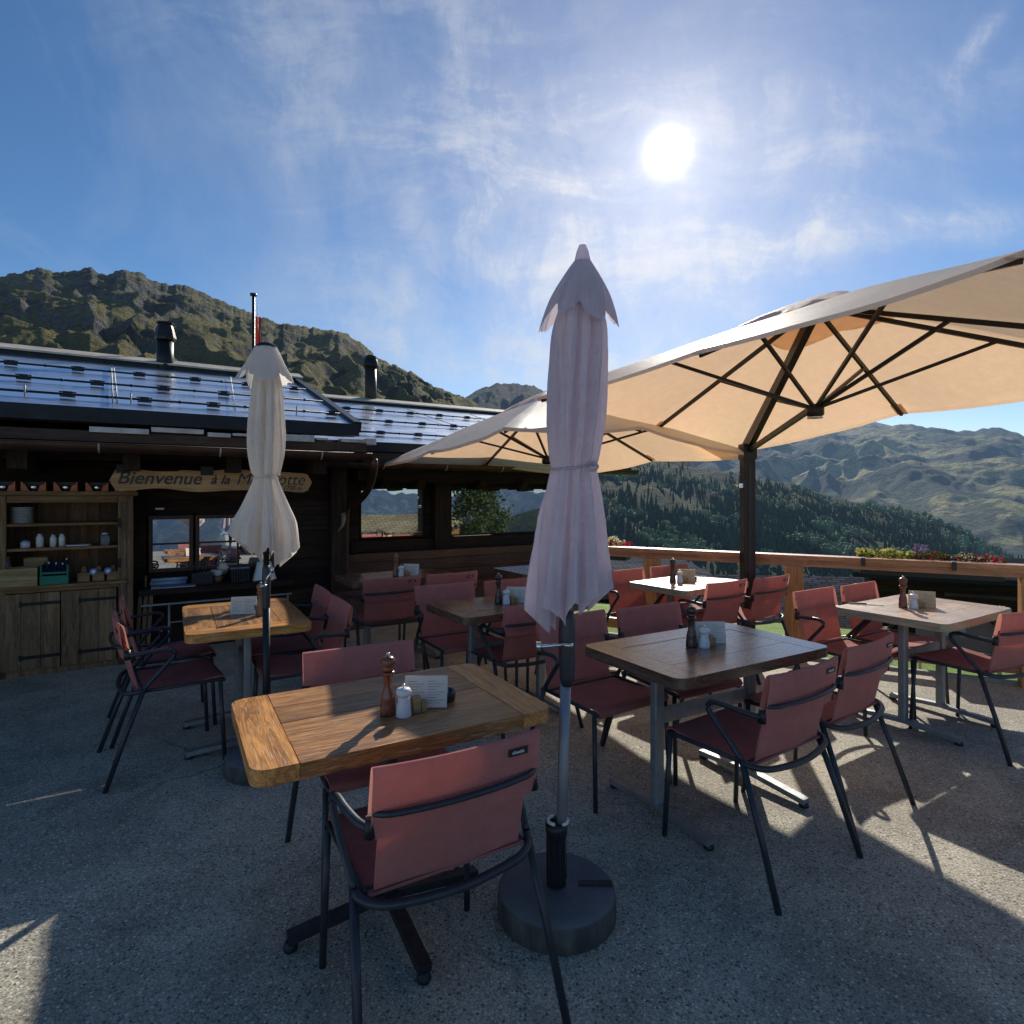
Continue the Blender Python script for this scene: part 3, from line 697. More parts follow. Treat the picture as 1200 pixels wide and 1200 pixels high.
# ------------------------------------------------------------------ open cantilever umbrellas
E1 = Vector((.866,.5,0)); E2 = Vector((-.5,.866,0))
def cantilever(C, a, b, rim, apex_z, hub_z, post, post_top, label, ribw=.030, nudge=None):
    """rim: 8 heights, starting at +e1 going towards +e2"""
    t = thing('cantilever_umbrella', (post[0],post[1],0), 0, label, 'umbrella', 'open cream cantilever umbrellas')
    o = Vector((post[0],post[1],0)); C = Vector((C[0],C[1],0))
    dirs = [(1,0),(1,1),(0,1),(-1,1),(-1,0),(-1,-1),(0,-1),(1,-1)]
    R = [C + E1*a*d[0] + E2*b*d[1] + Vector((0,0,h)) - o for d, h in zip(dirs, rim)]
    for ni, nv in (nudge or ()): R[ni] += Vector(nv)
    A = C + Vector((0,0,apex_z)) - o; H = C + Vector((0,0,hub_z)) - o
    rings = 14; per = 10; rows = []
    for j in range(rings+1):
        v = .10 + .90*j/rings; row = []
        for k in range(8):
            p, q = R[k], R[(k+1) % 8]
            for u in range(per):
                w = u/per; e = p.lerp(q, w)
                pt = A.lerp(e, v); s = 4*w*(1-w)
                pt.z -= .022*s*v*v; inw = (C-o-pt); inw.z = 0
                pt += inw*.022*s*v*v*(1 if v > .5 else 0)
                pt.z += .012*noise.noise(pt*2.4)*v + .05*v*(1-v)
                row.append(pt)
        rows.append(row)
    can = MB().grid(rows, True, True); can.build('canopy', M['cream'], t)
    # hem band round the edge
    e0 = rows[-1]; e1_ = [p - Vector((0,0,.028)) + (p-(C-o)).normalized()*.002 for p in e0]
    MB().grid([e0, e1_], True, True).build('hem', M['cream'], t)
    # vent cap
    rv = []
    for v, dz in ((.02,.045),(.10,.043),(.20,.034),(.26,.018)):
        row = []
        for k in range(8):
            for u in range(6):
                w = u/6; e = R[k].lerp(R[(k+1)%8], w); pt = A.lerp(e, v); pt.z += dz - .02*4*w*(1-w)*(v > .2); row.append(pt)
        rv.append(row)
    MB().grid(rv, True, True).build('vent_cap', M['cream'], t)
    for k in range(8):
        d = (R[k]-A)
        MB().bar(A + d*.04 - Vector((0,0,.035)), A + d*.985 - Vector((0,0,.035)), ribw*.7, ribw).build('rib', M['polebrown'], t)
        MB().bar(H + Vector((0,0,.02)), A + d*.52 - Vector((0,0,.045)), ribw*.7, ribw*.75).build('strut', M['polebrown'], t)
    for k in range(8):
        d = (R[k]-A).normalized(); q = R[k] - Vector((0,0,.022))
        MB().bar(q - d*.13, q - d*.005, .075, .012).build('rib_pocket', M['cream'], t)
    MB().lathe([(.045,-.035),(.06,-.02),(.06,.03),(.035,.05)], 16, tuple(H)).build('lower_hub', M['polebrown'], t)
    MB().lathe([(.025,-.048),(.052,-.046),(.052,-.036)], 16, tuple(H)).build('hub_ring', M['chrome'], t)
    MB().lathe([(.06,-.08),(.07,-.05),(.05,.0)], 14, tuple(A)).build('upper_hub', M['polebrown'], t)
    ptop = Vector((0,0,post_top))
    MB().bar(ptop, A - Vector((0,0,.07)), .055, .075).build('lift_arm', M['polebrown'], t)
    MB().bar(ptop*.985, H.lerp(A,.05), .03, .04).build('lower_arm', M['polebrown'], t)
    MB().bb(-.052,.052,-.052,.052,.04,post_top).bb(-.062,.062,-.062,.062,post_top-.10,post_top+.04).build('mast', M['polebrown'], t)
    MB().bb(-.012,.012,-.056,-.052,.3,post_top-.15).build('mast_groove', M['black'], t)
    MB().bb(-.09,-.052,-.035,.02,post_top-.36,post_top-.32).lathe([(.016,0),(.016,.03)],10,(-.10,-.01,post_top-.355)).build('crank_knob', M['chrome'], t)
    MB().bb(-.13,.13,-.13,.13,0,.045).build('foot_plate', M['castiron'], t)
    return t
cantilever((2.157,4.192),1.175,1.60,[2.177,1.965,2.149,2.335,2.385,2.425,2.29,2.205],2.872,2.092,(2.16,5.40),1.925,'large cream cantilever umbrella open at upper right above the railing', nudge=((3,(-.14,-.37,-.07)),))
cantilever((.36,5.90),1.42,1.37,[1.91,1.78,1.888,1.84,1.90,1.97,2.045,1.874],2.51,1.84,(.63,6.52),1.72,'lower cream cantilever umbrella open behind the large closed umbrella', .026, ((3,(.13,.075,0)),(4,(.13,.075,0)),(5,(.13,.075,0))))

# ------------------------------------------------------------------ chalet (local frame: x along the facade, y into the house)
BO = (-3.467, 5.2, 0); BR = atan2(.527, .85)
def bthing(name, s, y, z, label, cat, group=None):
    c, sn = cos(BR), sin(BR)
    return thing(name, (BO[0]+s*c-y*sn, BO[1]+s*sn+y*c, z), BR, label, cat, group)
ch = bthing('chalet', 0, 0, 0, 'low dark timber chalet with a shiny blue solar roof and long wooden eaves', 'chalet')
# walls, squared logs
def logs(b, x0, x1, y0, y1, z0, z1, h=.16):
    z = z0; i = 0
    while z < z1-.01:
        zz = min(z1, z+h); b.bb(x0, x1, y0 + (.008 if i % 2 else 0), y1, z, zz-.004); z = zz; i += 1
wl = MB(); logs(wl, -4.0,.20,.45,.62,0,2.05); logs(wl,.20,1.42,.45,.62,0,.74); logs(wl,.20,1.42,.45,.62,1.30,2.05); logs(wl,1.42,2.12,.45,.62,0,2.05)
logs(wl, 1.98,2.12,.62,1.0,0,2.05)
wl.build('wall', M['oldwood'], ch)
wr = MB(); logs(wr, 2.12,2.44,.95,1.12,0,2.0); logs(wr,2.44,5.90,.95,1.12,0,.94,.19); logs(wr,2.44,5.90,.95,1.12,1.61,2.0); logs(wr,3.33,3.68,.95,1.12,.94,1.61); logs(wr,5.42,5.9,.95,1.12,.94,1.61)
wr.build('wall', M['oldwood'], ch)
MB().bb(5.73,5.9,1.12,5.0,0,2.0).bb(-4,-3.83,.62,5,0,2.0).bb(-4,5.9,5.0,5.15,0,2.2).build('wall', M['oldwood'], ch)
for q_ in ((1.93,2.10,.30,.45,0,1.95),(3.40,3.62,.80,.95,.66,1.72),(2.14,2.30,.86,.95,0,1.9),(5.5,5.72,.82,.95,0,1.75)): MB().bb(*q_).build('upright_post', M['oldwood_z'], ch)
MB().bb(2.3,5.9,.70,.945,.66,.80).bb(2.3,5.9,.84,.945,.80,.93).build('sill_beam', M['oldwood'], ch)
MB().bb(2.3,5.95,.55,.94,1.66,1.80).bb(-4,2.1,.0,.44,1.80,1.95).build('lintel_beam', M['oldwood'], ch)
# rafters
for s in (-3.0,-2.2,-1.4,-.62,.10,.86,1.60): MB().bb(s-.06,s+.06,-.55,.44,1.70,1.84).build('rafter', M['oldwood_z'], ch)
for s in (2.6,3.05,3.9,4.55,5.15,5.75):
    MB().prism([(0,0),(.42,0),(.42,.11),(.10,.11)], -.05, .05).build('rafter', M['oldwood_z'], ch)
    o = ch.children[-1] if False else bpy.data.objects[-1] if False else None
for o in [c for c in ch.children if c.name.startswith('rafter')][7:]:
    pass
raf = [c for c in ch.children if c.name.startswith('rafter')][7:]
for o, s in zip(raf, (2.6,3.05,3.9,4.55,5.15,5.75)):
    me = o.data
    for v in me.vertices:
        x, y, z = v.co; v.co = (s + z, .38 + x, 1.57 + (.11 - y))
    me.update()
def window(x0, x1, z0, z1, y, nx, nz, name='window', fr=.035, mun=.018, fm='winframe'):
    w = MB(); w.bb(x0, x0+fr, y, y+.05, z0, z1).bb(x1-fr, x1, y, y+.05, z0, z1).bb(x0+fr, x1-fr, y, y+.05, z0, z0+fr).bb(x0+fr, x1-fr, y, y+.05, z1-fr, z1)
    w = w.build(name, M[fm], ch)
    if nx > 1 or nz > 1:
        mu = MB()
        for k in range(1, nx): xx = x0 + (x1-x0)*k/nx; mu.bb(xx-mun/2, xx+mun/2, y+.008, y+.04, z0+fr, z1-fr)
        for k in range(1, nz): zz = z0 + (z1-z0)*k/nz; mu.bb(x0+fr, x1-fr, y+.006, y+.036, zz-mun/2, zz+mun/2)
        mu.build('muntin', M[fm], w)
    pm = MB().bb(x0+fr, x1-fr, y+.020, y+.026, z0+fr, z1-fr)
    pm.v = [(a, b_+(c_-z0)*.0185, c_) for a, b_, c_ in pm.v]; pm.build('pane', M['glass'], w)
    return w
window(.22,.60,.745,1.295,.44,1,2); window(.62,1.40,.745,1.295,.44,2,2)
window(2.45,3.32,.95,1.605,.955,1,1,fr=.02,fm='oldwood_z'); window(3.69,5.41,.945,1.605,.955,1,1,fr=.02,fm='oldwood_z')
# curtain of bench panelling
bp = MB()
for i, (z0, z1) in enumerate(((.0,.21),(.215,.43),(.435,.655))): bp.bb(1.95 if i else 2.0,5.88,.62+.006*(i%2),.66,z0,z1)
bn = bthing('wall_bench', 3.9, .6, 0, 'long brown wooden bench built along the wall under the big windows', 'bench')
for i, (z0, z1) in enumerate(((.50,.57),(.575,.655),(.66,.77))): pass
MB().bb(-1.95,1.98,-.02+.60-.60,.02,.42,.56).bb(-1.95,1.98,.0,.022,.565,.70).bb(-1.95,1.98,.004,.026,.705,.80).build('backrest', M['bench'], bn)
MB().bb(-1.95,1.98,-.40,-.05,.40,.44).build('seat', M['bench'], bn)
MB().bb(-1.93,1.96,-.36,-.32,0,.395).build('front_board', M['bench'], bn)
# roofs
rf = MB()
def roofplane(b, s0, s1, y0, z0, y1, z1, th):
    ang = atan2(z1-z0, y1-y0); n_ = Vector((0,-sin(ang),cos(ang)))*th; base = len(b.v)
    for s_ in (s0, s1):
        for (y, z) in ((y0,z0),(y1,z1)):
            b.v.append((s_, y, z)); b.v.append((s_, y+n_.y*-1, z+n_.z*-1))
    for q in ((0,2,6,4),(1,5,7,3),(0,1,3,2),(4,6,7,5),(0,4,5,1),(2,3,7,6)): b.face([base+i for i in q])
roofplane(rf, -4.6,1.84,-.78,2.165,2.0,3.045,.025)
r1 = rf.build('solar_roof', M['panel'], ch)
rf = MB(); roofplane(rf, 1.60,6.08,.05,2.085,2.9,2.975,.025); r2 = rf.build('solar_roof', M['panel'], ch)
rf = MB(); roofplane(rf, -4.6,1.86,-.80,2.135,2.0,3.015,.10); roofplane(rf, -4.6,1.86,2.0,3.015,5.4,2.1,.10); roofplane(rf,1.60,6.10,.03,2.055,2.9,2.945,.10); roofplane(rf,1.60,6.10,2.9,2.945,5.6,2.1,.10)
rf.build('roof_deck', M['oldwood'], ch)
MB().bb(-4.6,1.88,-.86,-.79,2.045,2.155).build('black_fascia', M['blackmetal'], ch); MB().bb(1.9,6.12,-.02,.045,1.975,2.075).build('black_fascia', M['blackmetal'], ch)
MB().bar((1.87,-.84,2.13),(1.87,2.02,3.05),.07,.10).build('verge_board', M['blackmetal'], ch); MB().bar((6.10,0,2.05),(6.10,2.9,2.97),.06,.10).build('verge_board', M['blackmetal'], ch)
for a_ in ((-4.6,1.95,1.76,3.045,2.02,3.135),(1.97,6.1,2.68,2.965,2.92,3.045)):
    cb = MB(); roofplane(cb, a_[0], a_[1], a_[2], a_[3], a_[4], a_[5], .02); cb.build('ridge_cap', M['ridgecap'], ch)
MB().bb(-4.6,1.93,1.80,1.84,2.96,3.04).build('ridge_shadow_strip', M['blackmetal'], ch); MB().bb(1.97,6.1,2.72,2.76,2.90,2.965).build('ridge_shadow_strip', M['blackmetal'], ch)  # black strips stand in for the shadow under the ridge caps
# eave layers
for (a, b_) in ((-.16,.22),(.235,.60),(.63,.80),(.815,1.16),(1.18,1.48),(1.5,1.60),(1.72,1.93),(1.96,2.05)): MB().bb(a, b_, -.84,-.70,1.985+.012*sin(a*9),2.022+.01*sin(a*7)).build('flashing', M['rust'], ch)
MB().bb(4.9,6.0,-.03,.10,1.90,1.93).build('flashing', M['rust'], ch)
MB().bb(-4.6,1.97,-.80,-.74,1.905,1.985).bb(2.2,6.1,.02,.08,1.84,1.96).build('eave_board', M['eave'], ch)
MB().bb(-4.6,1.95,-.73,.44,1.955,1.985).bb(2.12,6.08,.09,.95,1.90,1.93).build('soffit', M['oldwood'], ch)
def gutter(s0, s1, y, z, r, name='gutter'):
    rows = []
    for s_ in (s0, s1): rows.append([(s_, y+r*cos(a), z+r*sin(a)) for a in [radians(180+180*k/10) for k in range(11)]])
    g = MB().slab(rows, .004); g.tube([(s0,y-r,z),(s1,y-r,z)], .006, 6)
    g.build(name, M['copper'], ch)
gutter(-4.6,2.0,-.82,1.885,.062); gutter(2.0,6.15,-.03,1.845,.058)
br = MB()
for s_ in [-4.2+.82*k for k in range(8)]: br.tube([(s_, -.82+.066*cos(a), 1.885+.066*sin(a)) for a in [radians(180+180*k/8) for k in range(9)]], .006, 5)
for s_ in [2.4+.75*k for k in range(5)]: br.tube([(s_, -.03+.062*cos(a), 1.845+.062*sin(a)) for a in [radians(180+180*k/8) for k in range(9)]], .006, 5)
br.build('gutter_bracket', M['rust'], ch)
MB().tube([(2.05,-.76,1.84),(2.06,-.74,1.76),(2.12,-.50,1.66),(2.20,-.20,1.60),(2.22,.05,1.50),(2.16,.25,1.38),(2.12,.40,1.30),(2.12,.42,.1)], .038, 10, sub=4).build('downpipe', M['copper'], ch)
MB().bb(1.13,1.19,-.90,-.86,1.86,2.0).build('gutter_strap', M['rust'], ch)
# snow guards: black rods with clamps
def guard(s0, s1, f, yA, zA, yB, zB, pitch, ph):
    y = yA+(yB-yA)*f; z = zA+(zB-zA)*f+.035
    g = MB().tube([(s0,y,z),(s1,y,z)], .0105, 6)
    s_ = s0+ph; i = 0
    while s_ < s1-.05:
        if i % 2 == 0:
            g.bb(s_-.050,s_+.050,y-.012,y+.020,z-.022,z-.012); g.bb(s_-.030,s_+.030,y-.016,y+.016,z-.016,z+.022); g.bb(s_-.055,s_+.055,y-.010,y+.006,z+.012,z+.020)
        else: g.lathe([(.002,-.014),(.018,-.008),(.018,.008),(.002,.014)], 8, (s_,y,z))
        s_ += pitch; i += 1
    g.build('snow_guard', M['blackmetal'], ch)
for f, ph in ((.10,.1),(.34,.25),(.62,.05)): guard(-4.5,1.80 if f < .5 else 1.8,f,-.78,2.165,2.0,3.045,.255,ph)
for f, ph in ((.12,.15),(.38,.05),(.66,.2)): guard(1.9,6.0,f,.05,2.085,2.9,2.975,.235,ph)
wi = MB(); 
def rp(s_, f, a=(-.78,2.165,2.0,3.045)): return (s_, a[0]+(a[2]-a[0])*f, a[1]+(a[3]-a[1])*f+.03)
wi.tube([rp(-.02,.03), rp(-.12,.80)], .006, 5); wi.tube([rp(.01,.03), rp(-.10,.80)], .006, 5); wi.tube([rp(.85,.03), rp(1.05,.80)], .005, 5)
b2 = (.05,2.085,2.9,2.975); wi.tube([rp(4.15,.05,b2), rp(3.6,.8,b2)], .005, 5); wi.tube([rp(4.9,.05,b2), rp(4.7,.8,b2)], .005, 5)
for s_ in (-.55,.10,1.35): wi.tube([rp(s_,.02), (s_,-.74,2.30)], .006, 5)
wi.build('roof_wire', M['steel'], ch)
# chimneys, pole
c1 = MB().lathe([(.090,2.85),(.090,3.36)], 20, (.39,1.85,0)).build('chimney', M['blackmetal'], ch)
MB().lathe([(.112,3.33),(.118,3.36),(.095,3.46),(.076,3.52),(.095,3.525),(.098,3.54),(.02,3.555)], 8, (.39,1.85,0), False).build('chimney_cap', M['polebrown'], c1)
c2 = MB().lathe([(.092,2.8),(.092,3.56)], 20, (3.25,2.95,0)).build('chimney', basic('brown_flue', (.05,.035,.03), .5, .3), ch)
MB().lathe([(.118,3.54),(.12,3.57),(.105,3.66),(.080,3.70),(.092,3.71),(.03,3.74)], 16, (3.25,2.95,0)).build('chimney_cap', M['blackmetal'], c2)
fp = bthing('flagpole', 1.592, 3.5, 0, 'thin dark flagpole behind the roof with a limp red and white flag', 'flagpole')
MB().tube([(0,0,0),(0,0,4.55)], .022, 10).lathe([(.05,4.55),(.05,4.58)], 12).build('pole', M['darkpole'], fp)
def flagrows(x0, x1, z0, z1, n=14):
    rows = []
    for i in range(12):
        z = z0+(z1-z0)*i/11; w = (1-i/11)
        rows.append([(x0+(x1-x0)*k/n*(1-.55*w**.5 if True else 1), .035*sin(k*1.7+z*2)*(k/n), z - .15*(k/n)*(1-w)) for k in range(n+1)])
    return rows
MB().grid(flagrows(.03,.20,4.24,3.0)).build('flag', M['flagred'], fp)
MB().grid([[(.05+.02*k+.01*i, .03*sin(k*2+i)-.01, 4.30-.10*i-.1*k) for k in range(4)] for i in range(12)]).build('flag_stripe', M['flagwhite'], fp)
MB().tube([(.06,0,4.44),(.075,0,3.1)], .004, 5).build('halyard', M['steel'], fp)

# welcome sign
sg = bthing('welcome_sign', -.06, -.36, 1.52, 'long wavy edged wooden sign reading Bienvenue à la Marmotte under the eaves', 'sign')
top = []; bot = []
for k in range(41):
    x = 1.63*k/40
    e = min(1, min(x, 1.63-x)/.06)**.5
    top.append((x, .105 + e*(.095 + .010*sin(x*7+1)+.006*sin(x*15)) - .01*(x < .5)))
    bot.append((x, .105 - e*(.085 + .012*sin(x*8+2)+.005*sin(x*13))))
b = MB(); n = 41
for yy in (0,.028):
    for p in top: b.v.append((p[0], yy, p[1]))
    for p in bot: b.v.append((p[0], yy, p[1]))
for k in range(40):
    b.face((n+k, n+k+1, k+1, k)); b.face((2*n+k, 2*n+k+1, 3*n+k+1, 3*n+k)); b.face((k, k+1, 2*n+k+1, 2*n+k)); b.face((3*n+k, 3*n+k+1, n+k+1, n+k))
b.face((0, 2*n, 3*n, n)); b.face((n-1, 2*n-1, 4*n-1, 3*n-1))
b.build('board', M['signw'], sg)
RX = Matrix.Rotation(pi/2, 4, 'X')
textmesh('lettering', 'Bienvenue', .150, M['black'], sg, Matrix.Translation((.05,-.002,.075)) @ RX, .30, .002)
textmesh('lettering', 'à la', .115, M['black'], sg, Matrix.Translation((.745,-.002,.080)) @ RX, .38, .0025)
textmesh('lettering', 'Marmotte', .148, M['black'], sg, Matrix.Translation((.955,-.002,.078)) @ RX, .30, .0)
textmesh('lettering', '1730 m.', .055, M['black'], sg, Matrix.Translation((1.36,-.002,.026)) @ RX, .25, .001)
MB().bb(1.16,1.60,-.002,-.0005,.067,.069).build('underline', M['black'], sg)
hk = MB(); hk.bb(.05,.14,-.03,-.006,.165,.23); hk.bb(.67,.77,-.03,-.006,.155,.23); hk.build('hanger_block', M['blackmetal'], sg)

# cupboard
cu = bthing('cupboard', 0, 0, 0, 'old open wooden cupboard with shelves and two iron strapped doors at left', 'cupboard')
MB().bb(-1.10,.135,-.03,.44,1.495,1.53).build('top_board', M['cup'], cu)
MB().bb(-1.06,-.77,0,.03,.0,1.49).build('front_stile', M['cup_z'], cu); MB().bb(-.01,.055,0,.03,.0,1.49).bb(-.01,.055,-.012,0,.76,1.44).build('front_stile', M['cup_z'], cu)
MB().bb(.058,.10,-.02,.42,.0,1.49).build('side_panel', M['cup_z'], cu); MB().bb(-1.10,-1.065,0,.42,0,1.49).build('side_panel', M['cup_z'], cu)
MB().bb(-.765,-.015,.002,.028,1.435,1.49).build('cross_rail', M['cup'], cu); MB().bb(-1.06,.055,.003,.027,.69,.725).build('cross_rail', M['cup'], cu)
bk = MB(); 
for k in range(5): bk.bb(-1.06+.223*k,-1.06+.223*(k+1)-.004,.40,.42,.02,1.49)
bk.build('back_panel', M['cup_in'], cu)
for z, y0 in ((1.25,.01),(1.045,.01)): MB().bb(-.768,-.012,y0,.398,z-.011,z+.011).build('shelf', M['cup'], cu)
MB().bb(-1.05,.056,-.055,.398,.727,.748).build('shelf', M['cup'], cu)
for x0, x1 in ((-.80,-.415),(-.408,-.02)):
    d = MB(); w = (x1-x0)/3
    for k in range(3): d.bb(x0+w*k, x0+w*(k+1)-.003, -.022-.002*(k%2), -.002, .06, .685)
    d = d.build('door', M['cup_z'], cu)
    for z in (.16,.60): MB().bb(x1-.27,x1,-.030,-.0245,z-.013,z+.013).bb(x1-.27,x1-.25,-.031,-.0245,z-.022,z+.022).build('strap_hinge', M['blackmetal'], d)
MB().bb(-1.06,.055,.0,.03,.0,.055).build('plinth', M['cup_z'], cu)
for z_ in (1.215,.86): MB().bb(-.012,.012,-.022,-.012,z_,z_+.08).build('latch', M['blackmetal'], cu)

CG = 'orange sided lanterns on the cupboard'
pos_l = ['leftmost, cut by the picture edge','second from the left','third from the left','fourth from the left','rightmost, before the start of the welcome sign']
for i, s in enumerate((-.80,-.60,-.385,-.165,.045)):
    q = bthing('lantern', s, .10, 1.532, 'small orange sided lantern on the cupboard top, ' + pos_l[i], 'lantern', CG)
    w = .078
    MB().bb(-w-.004,-w+.004,-.06,.06,0,.078).bb(w-.004,w+.004,-.06,.06,0,.078).build('side_panel', M['orange'], q)
    MB().prism([(-w+.004,0),(-w+.05,0),(-w+.03,.045),(-w+.004,.074)], -.004, .004).build('corner_panel', M['orange'], q)
    MB().prism([(w-.004,0),(w-.004,.06),(w-.035,.045),(w-.05,0)], -.004, .004).build('corner_panel', M['orange'], q)
    for c in q.children:
        if c.name.startswith('corner_panel'):
            for v in c.data.vertices: x, y, z = v.co; v.co = (x, -.055+z, y)
    MB().bb(-w,w,.045,.055,0,.078).bb(-w,w,-.05,.05,0,.003).build('dark_back', M['black'], q)
    MB().lathe([(.020,.003),(.026,.02),(.030,.045),(.028,.048),(.0,.03)], 14, (0,-.03,0)).build('bowl', M['chrome'], q)
pl = bthing('plate_stack', -.685,.13,1.261,'stack of white plates on the top left shelf of the cupboard','plates')
for k in range(11): MB().lathe([(.035,0),(.050,.001),(.078,.008),(.078,.010),(.05,.004),(.0,.003)], 24, (0,0,.0125*k)).build('plate', M['white'], pl)
def bottle(s, z, r, h, label, mat='salt', cap='white'):
    q = bthing('glass_jar', s,.10,z,label,'jar')
    MB().lathe([(r,0),(r,h*.72),(r*.7,h*.82),(r*.68,h*.9)], 16).build('jar_body', M[mat], q)
    MB().lathe([(r*.75,h*.9),(r*.78,h),(r*.3,h*1.03)], 14).build('lid', M[cap], q)
bottle(-.66,1.057,.034,.062,'squat blue tinted jar on the middle cupboard shelf, leftmost of the jars','salt','bluepaper')
bottle(-.565,1.057,.026,.115,'tall white sugar shaker on the middle cupboard shelf','white','chrome')
bottle(-.475,1.057,.023,.105,'white striped shaker on the middle cupboard shelf, left of its twin','white','chrome')
bottle(-.415,1.057,.023,.110,'white striped shaker on the middle cupboard shelf, right of its twin','white','chrome')
bottle(-.11,1.057,.032,.105,'lone empty glass jar at the right end of the middle cupboard shelf','clear','salt')
pp = bthing('cloth_pile', -.30,.12,1.057,'low grey folded cloth on the middle cupboard shelf','cloth')
MB().prism(rrect(-.09,.09,-.06,.06,.03,('ne','nw','se','sw')),0,.012,.004).build('folded_cloth', M['salt'], pp)
def openbox(name, s, y, z, w, d, h, mat, label, cat, slats=3):
    q = bthing(name, s, y, z, label, cat)
    f = MB()
    for k in range(slats): f.bb(-w/2,w/2,-d/2,-d/2+.012,h*k/slats+.001,h*(k+1)/slats-.002)
    f.build('front_board', mat, q)
    MB().bb(-w/2,-w/2+.012,-d/2+.012,d/2,0,h).bb(w/2-.012,w/2,-d/2+.012,d/2,0,h).bb(-w/2+.012,w/2-.012,d/2-.012,d/2,0,h).bb(-w/2+.012,w/2-.012,-d/2+.012,d/2-.012,.0,.01).build('box_body', mat, q)
    return q
openbox('wooden_crate', -.69,.04,.749,.25,.16,.150,M['pine'],'pale pine crate on the lowest cupboard shelf at left','crate')
openbox('wooden_crate', -.60,.22,.749,.16,.12,.215,M['pine'],'smaller pine crate standing behind the big pale crate on the cupboard shelf','crate',1)
bd = bthing('cutting_board', -.775,.20,.749,'thin grey board leaning in the left corner of the lowest cupboard shelf','board')
MB().box((0,0,.115),(.012,.12,.23), mat=Matrix.Rotation(radians(-10),3,'Y')).build('board_panel', M['salt'], bd)
gb = openbox('cutlery_box', -.455,.04,.749,.19,.14,.075,M['green_w'],'green wooden box of navy napkin rolls on the lowest cupboard shelf','box',1)
MB().bb(-.095,-.083,-.06,.07,.075,.16).bb(.083,.095,-.06,.07,.075,.16).bb(-.083,.083,-.062,-.052,.088,.104).build('handle_frame', M['green_w'], gb)
for i in range(10):
    x = -.07+.0155*i
    nb = thing('napkin_roll', (0,0,0), 0, 'navy napkin roll of cutlery standing in the green box', 'napkin', 'napkin rolls in the green box')
    c, sn = cos(BR), sin(BR); s = -.455+x; yy = .03+.02*(i%2)
    nb.location = (BO[0]+s*c-yy*sn, BO[1]+s*sn+yy*c, .762)
    MB().tube([(0,0,0),(.012*sin(i*2.1),.01,.16+.02*sin(i*3))], .0105, 7).build('napkin', M['navy'], nb)
    MB().tube([(.012*sin(i*2.1),.01,.16+.02*sin(i*3)),(.014*sin(i*2.1),.012,.178+.02*sin(i*3))], .006, 6).build('cutlery_end', M['white'] if i in (2,4,8,9) else M['navy'], nb)
for i, s in enumerate((-.26,-.155,-.05)):
    q = bthing('wooden_carrier', s,.08,.749,'small brown wooden carrier on the lowest cupboard shelf, ' + ('left','middle','right')[i] + ' one of three','carrier','brown carriers in the cupboard')
    MB().bb(-.042,.042,-.04,.04,0,.075).build('box_body', M['cup'], q)
    MB().prism([(-.02,0),(.02,0),(.012,.05),(-.012,.05)],-.006,.006).build('handle', M['cup'], q)
    for c in q.children:
        if c.name.startswith('handle'):
            for v in c.data.vertices: x, y, z = v.co; v.co = (x, z, .075+y)
    if i: 
        q2 = bthing('blue_card', s-.035,.045,.83,'round blue and white card stuck in a brown carrier, ' + ('left','right')[i-1] + ' one','card','round cards in the carriers')
        MB().lathe([(.030,-.003),(.030,.003)], 18).build('card_disc', M['bluepaper'], q2).rotation_euler = (pi/2-.1,0.3,0)
        MB().lathe([(.016,-.005),(.016,.005)], 14).build('card_centre', M['white'], q2).rotation_euler = (pi/2-.1,.3,0)

# serving counter
co_ = bthing('serving_counter', .82,.25,0,'dark serving counter with thin steel legs under the small windows','counter')
MB().bb(-.68,.66,-.22,.18,.585,.635).build('counter_top', M['oldwood'], co_)
MB().bb(-.66,.64,-.23,-.21,.49,.505).build('rail', M['steel'], co_)
for x in (-.44,.60): MB().tube([(x,-.22,0),(x,-.22,.49)], .010, 8).build('leg', M['steel'], co_)
MB().bb(-.44,.60,-.225,-.215,.32,.33).build('lower_rail', M['steel'], co_)
MB().bb(-.64,.62,.12,.16,.0,.58).build('back_board', M['oldwood'], co_)
pk = bthing('lean_plank', .17,.02,0,'brown planks leaning upright between cupboard and counter','planks')
for x in (-.03,.015,.055): MB().box((x,.06,.30),(.030,.02,.60+x*.6), mat=Matrix.Rotation(radians(3),3,'Y')).build('plank', M['cup_z'], pk)
q = bthing('paper_roll', .38,.28,.637,'pale blue rolled papers lying on the serving counter below the left window','paper roll')
MB().tube([(-.15,0,.022),(.15,0,.022)], .022, 12).tube([(-.14,-.03,.058),(.16,-.02,.058)], .016, 12).build('roll', basic('pale_blue_paper', (.35,.45,.58), .5), q)
MB().bb(-.19,-.175,-.04,.04,0,.10).build('end_stop', M['cup'], q)
q = bthing('placemat_pile', .42,.13,.637,'blue printed paper placemats on the front of the serving counter','placemats')
for k in range(3): MB().box((.01*k,0,.003+.004*k),(.36-.04*k,.15,.0025), .04*k-.03).build('placemat', M['paper'] if k < 2 else M['bluepaper'], q)
q = bthing('cutlery_holder', .66,.22,.637,'black holder full of dark cutlery on the serving counter','holder')
MB().bb(-.09,.09,-.06,.06,0,.11).build('holder_box', M['black'], q)
for i in range(9): MB().tube([(-.07+.017*i,.01,.1),(-.09+.018*i+.02*sin(i*2.3),.02*cos(i),.19+.02*sin(i*1.9))], .005, 5).build('fork', M['black'], q)
q = bthing('bowl_stack', .80,.26,.637,'stacked white bowls on the serving counter','bowls')
MB().lathe([(.05,0),(.055,.06),(.0,.06)], 18).build('wooden_stand', M['mill_light'], q)
for k in range(3): MB().lathe([(.03,.06),(.058,.085),(.056,.087),(.0,.065)], 18, (0,0,.016*k)).build('bowl', M['white'], q)
q = bthing('basket', 1.0,.22,.637,'dark ribbed box on the serving counter right of the bowls','basket')
bx = MB(); 
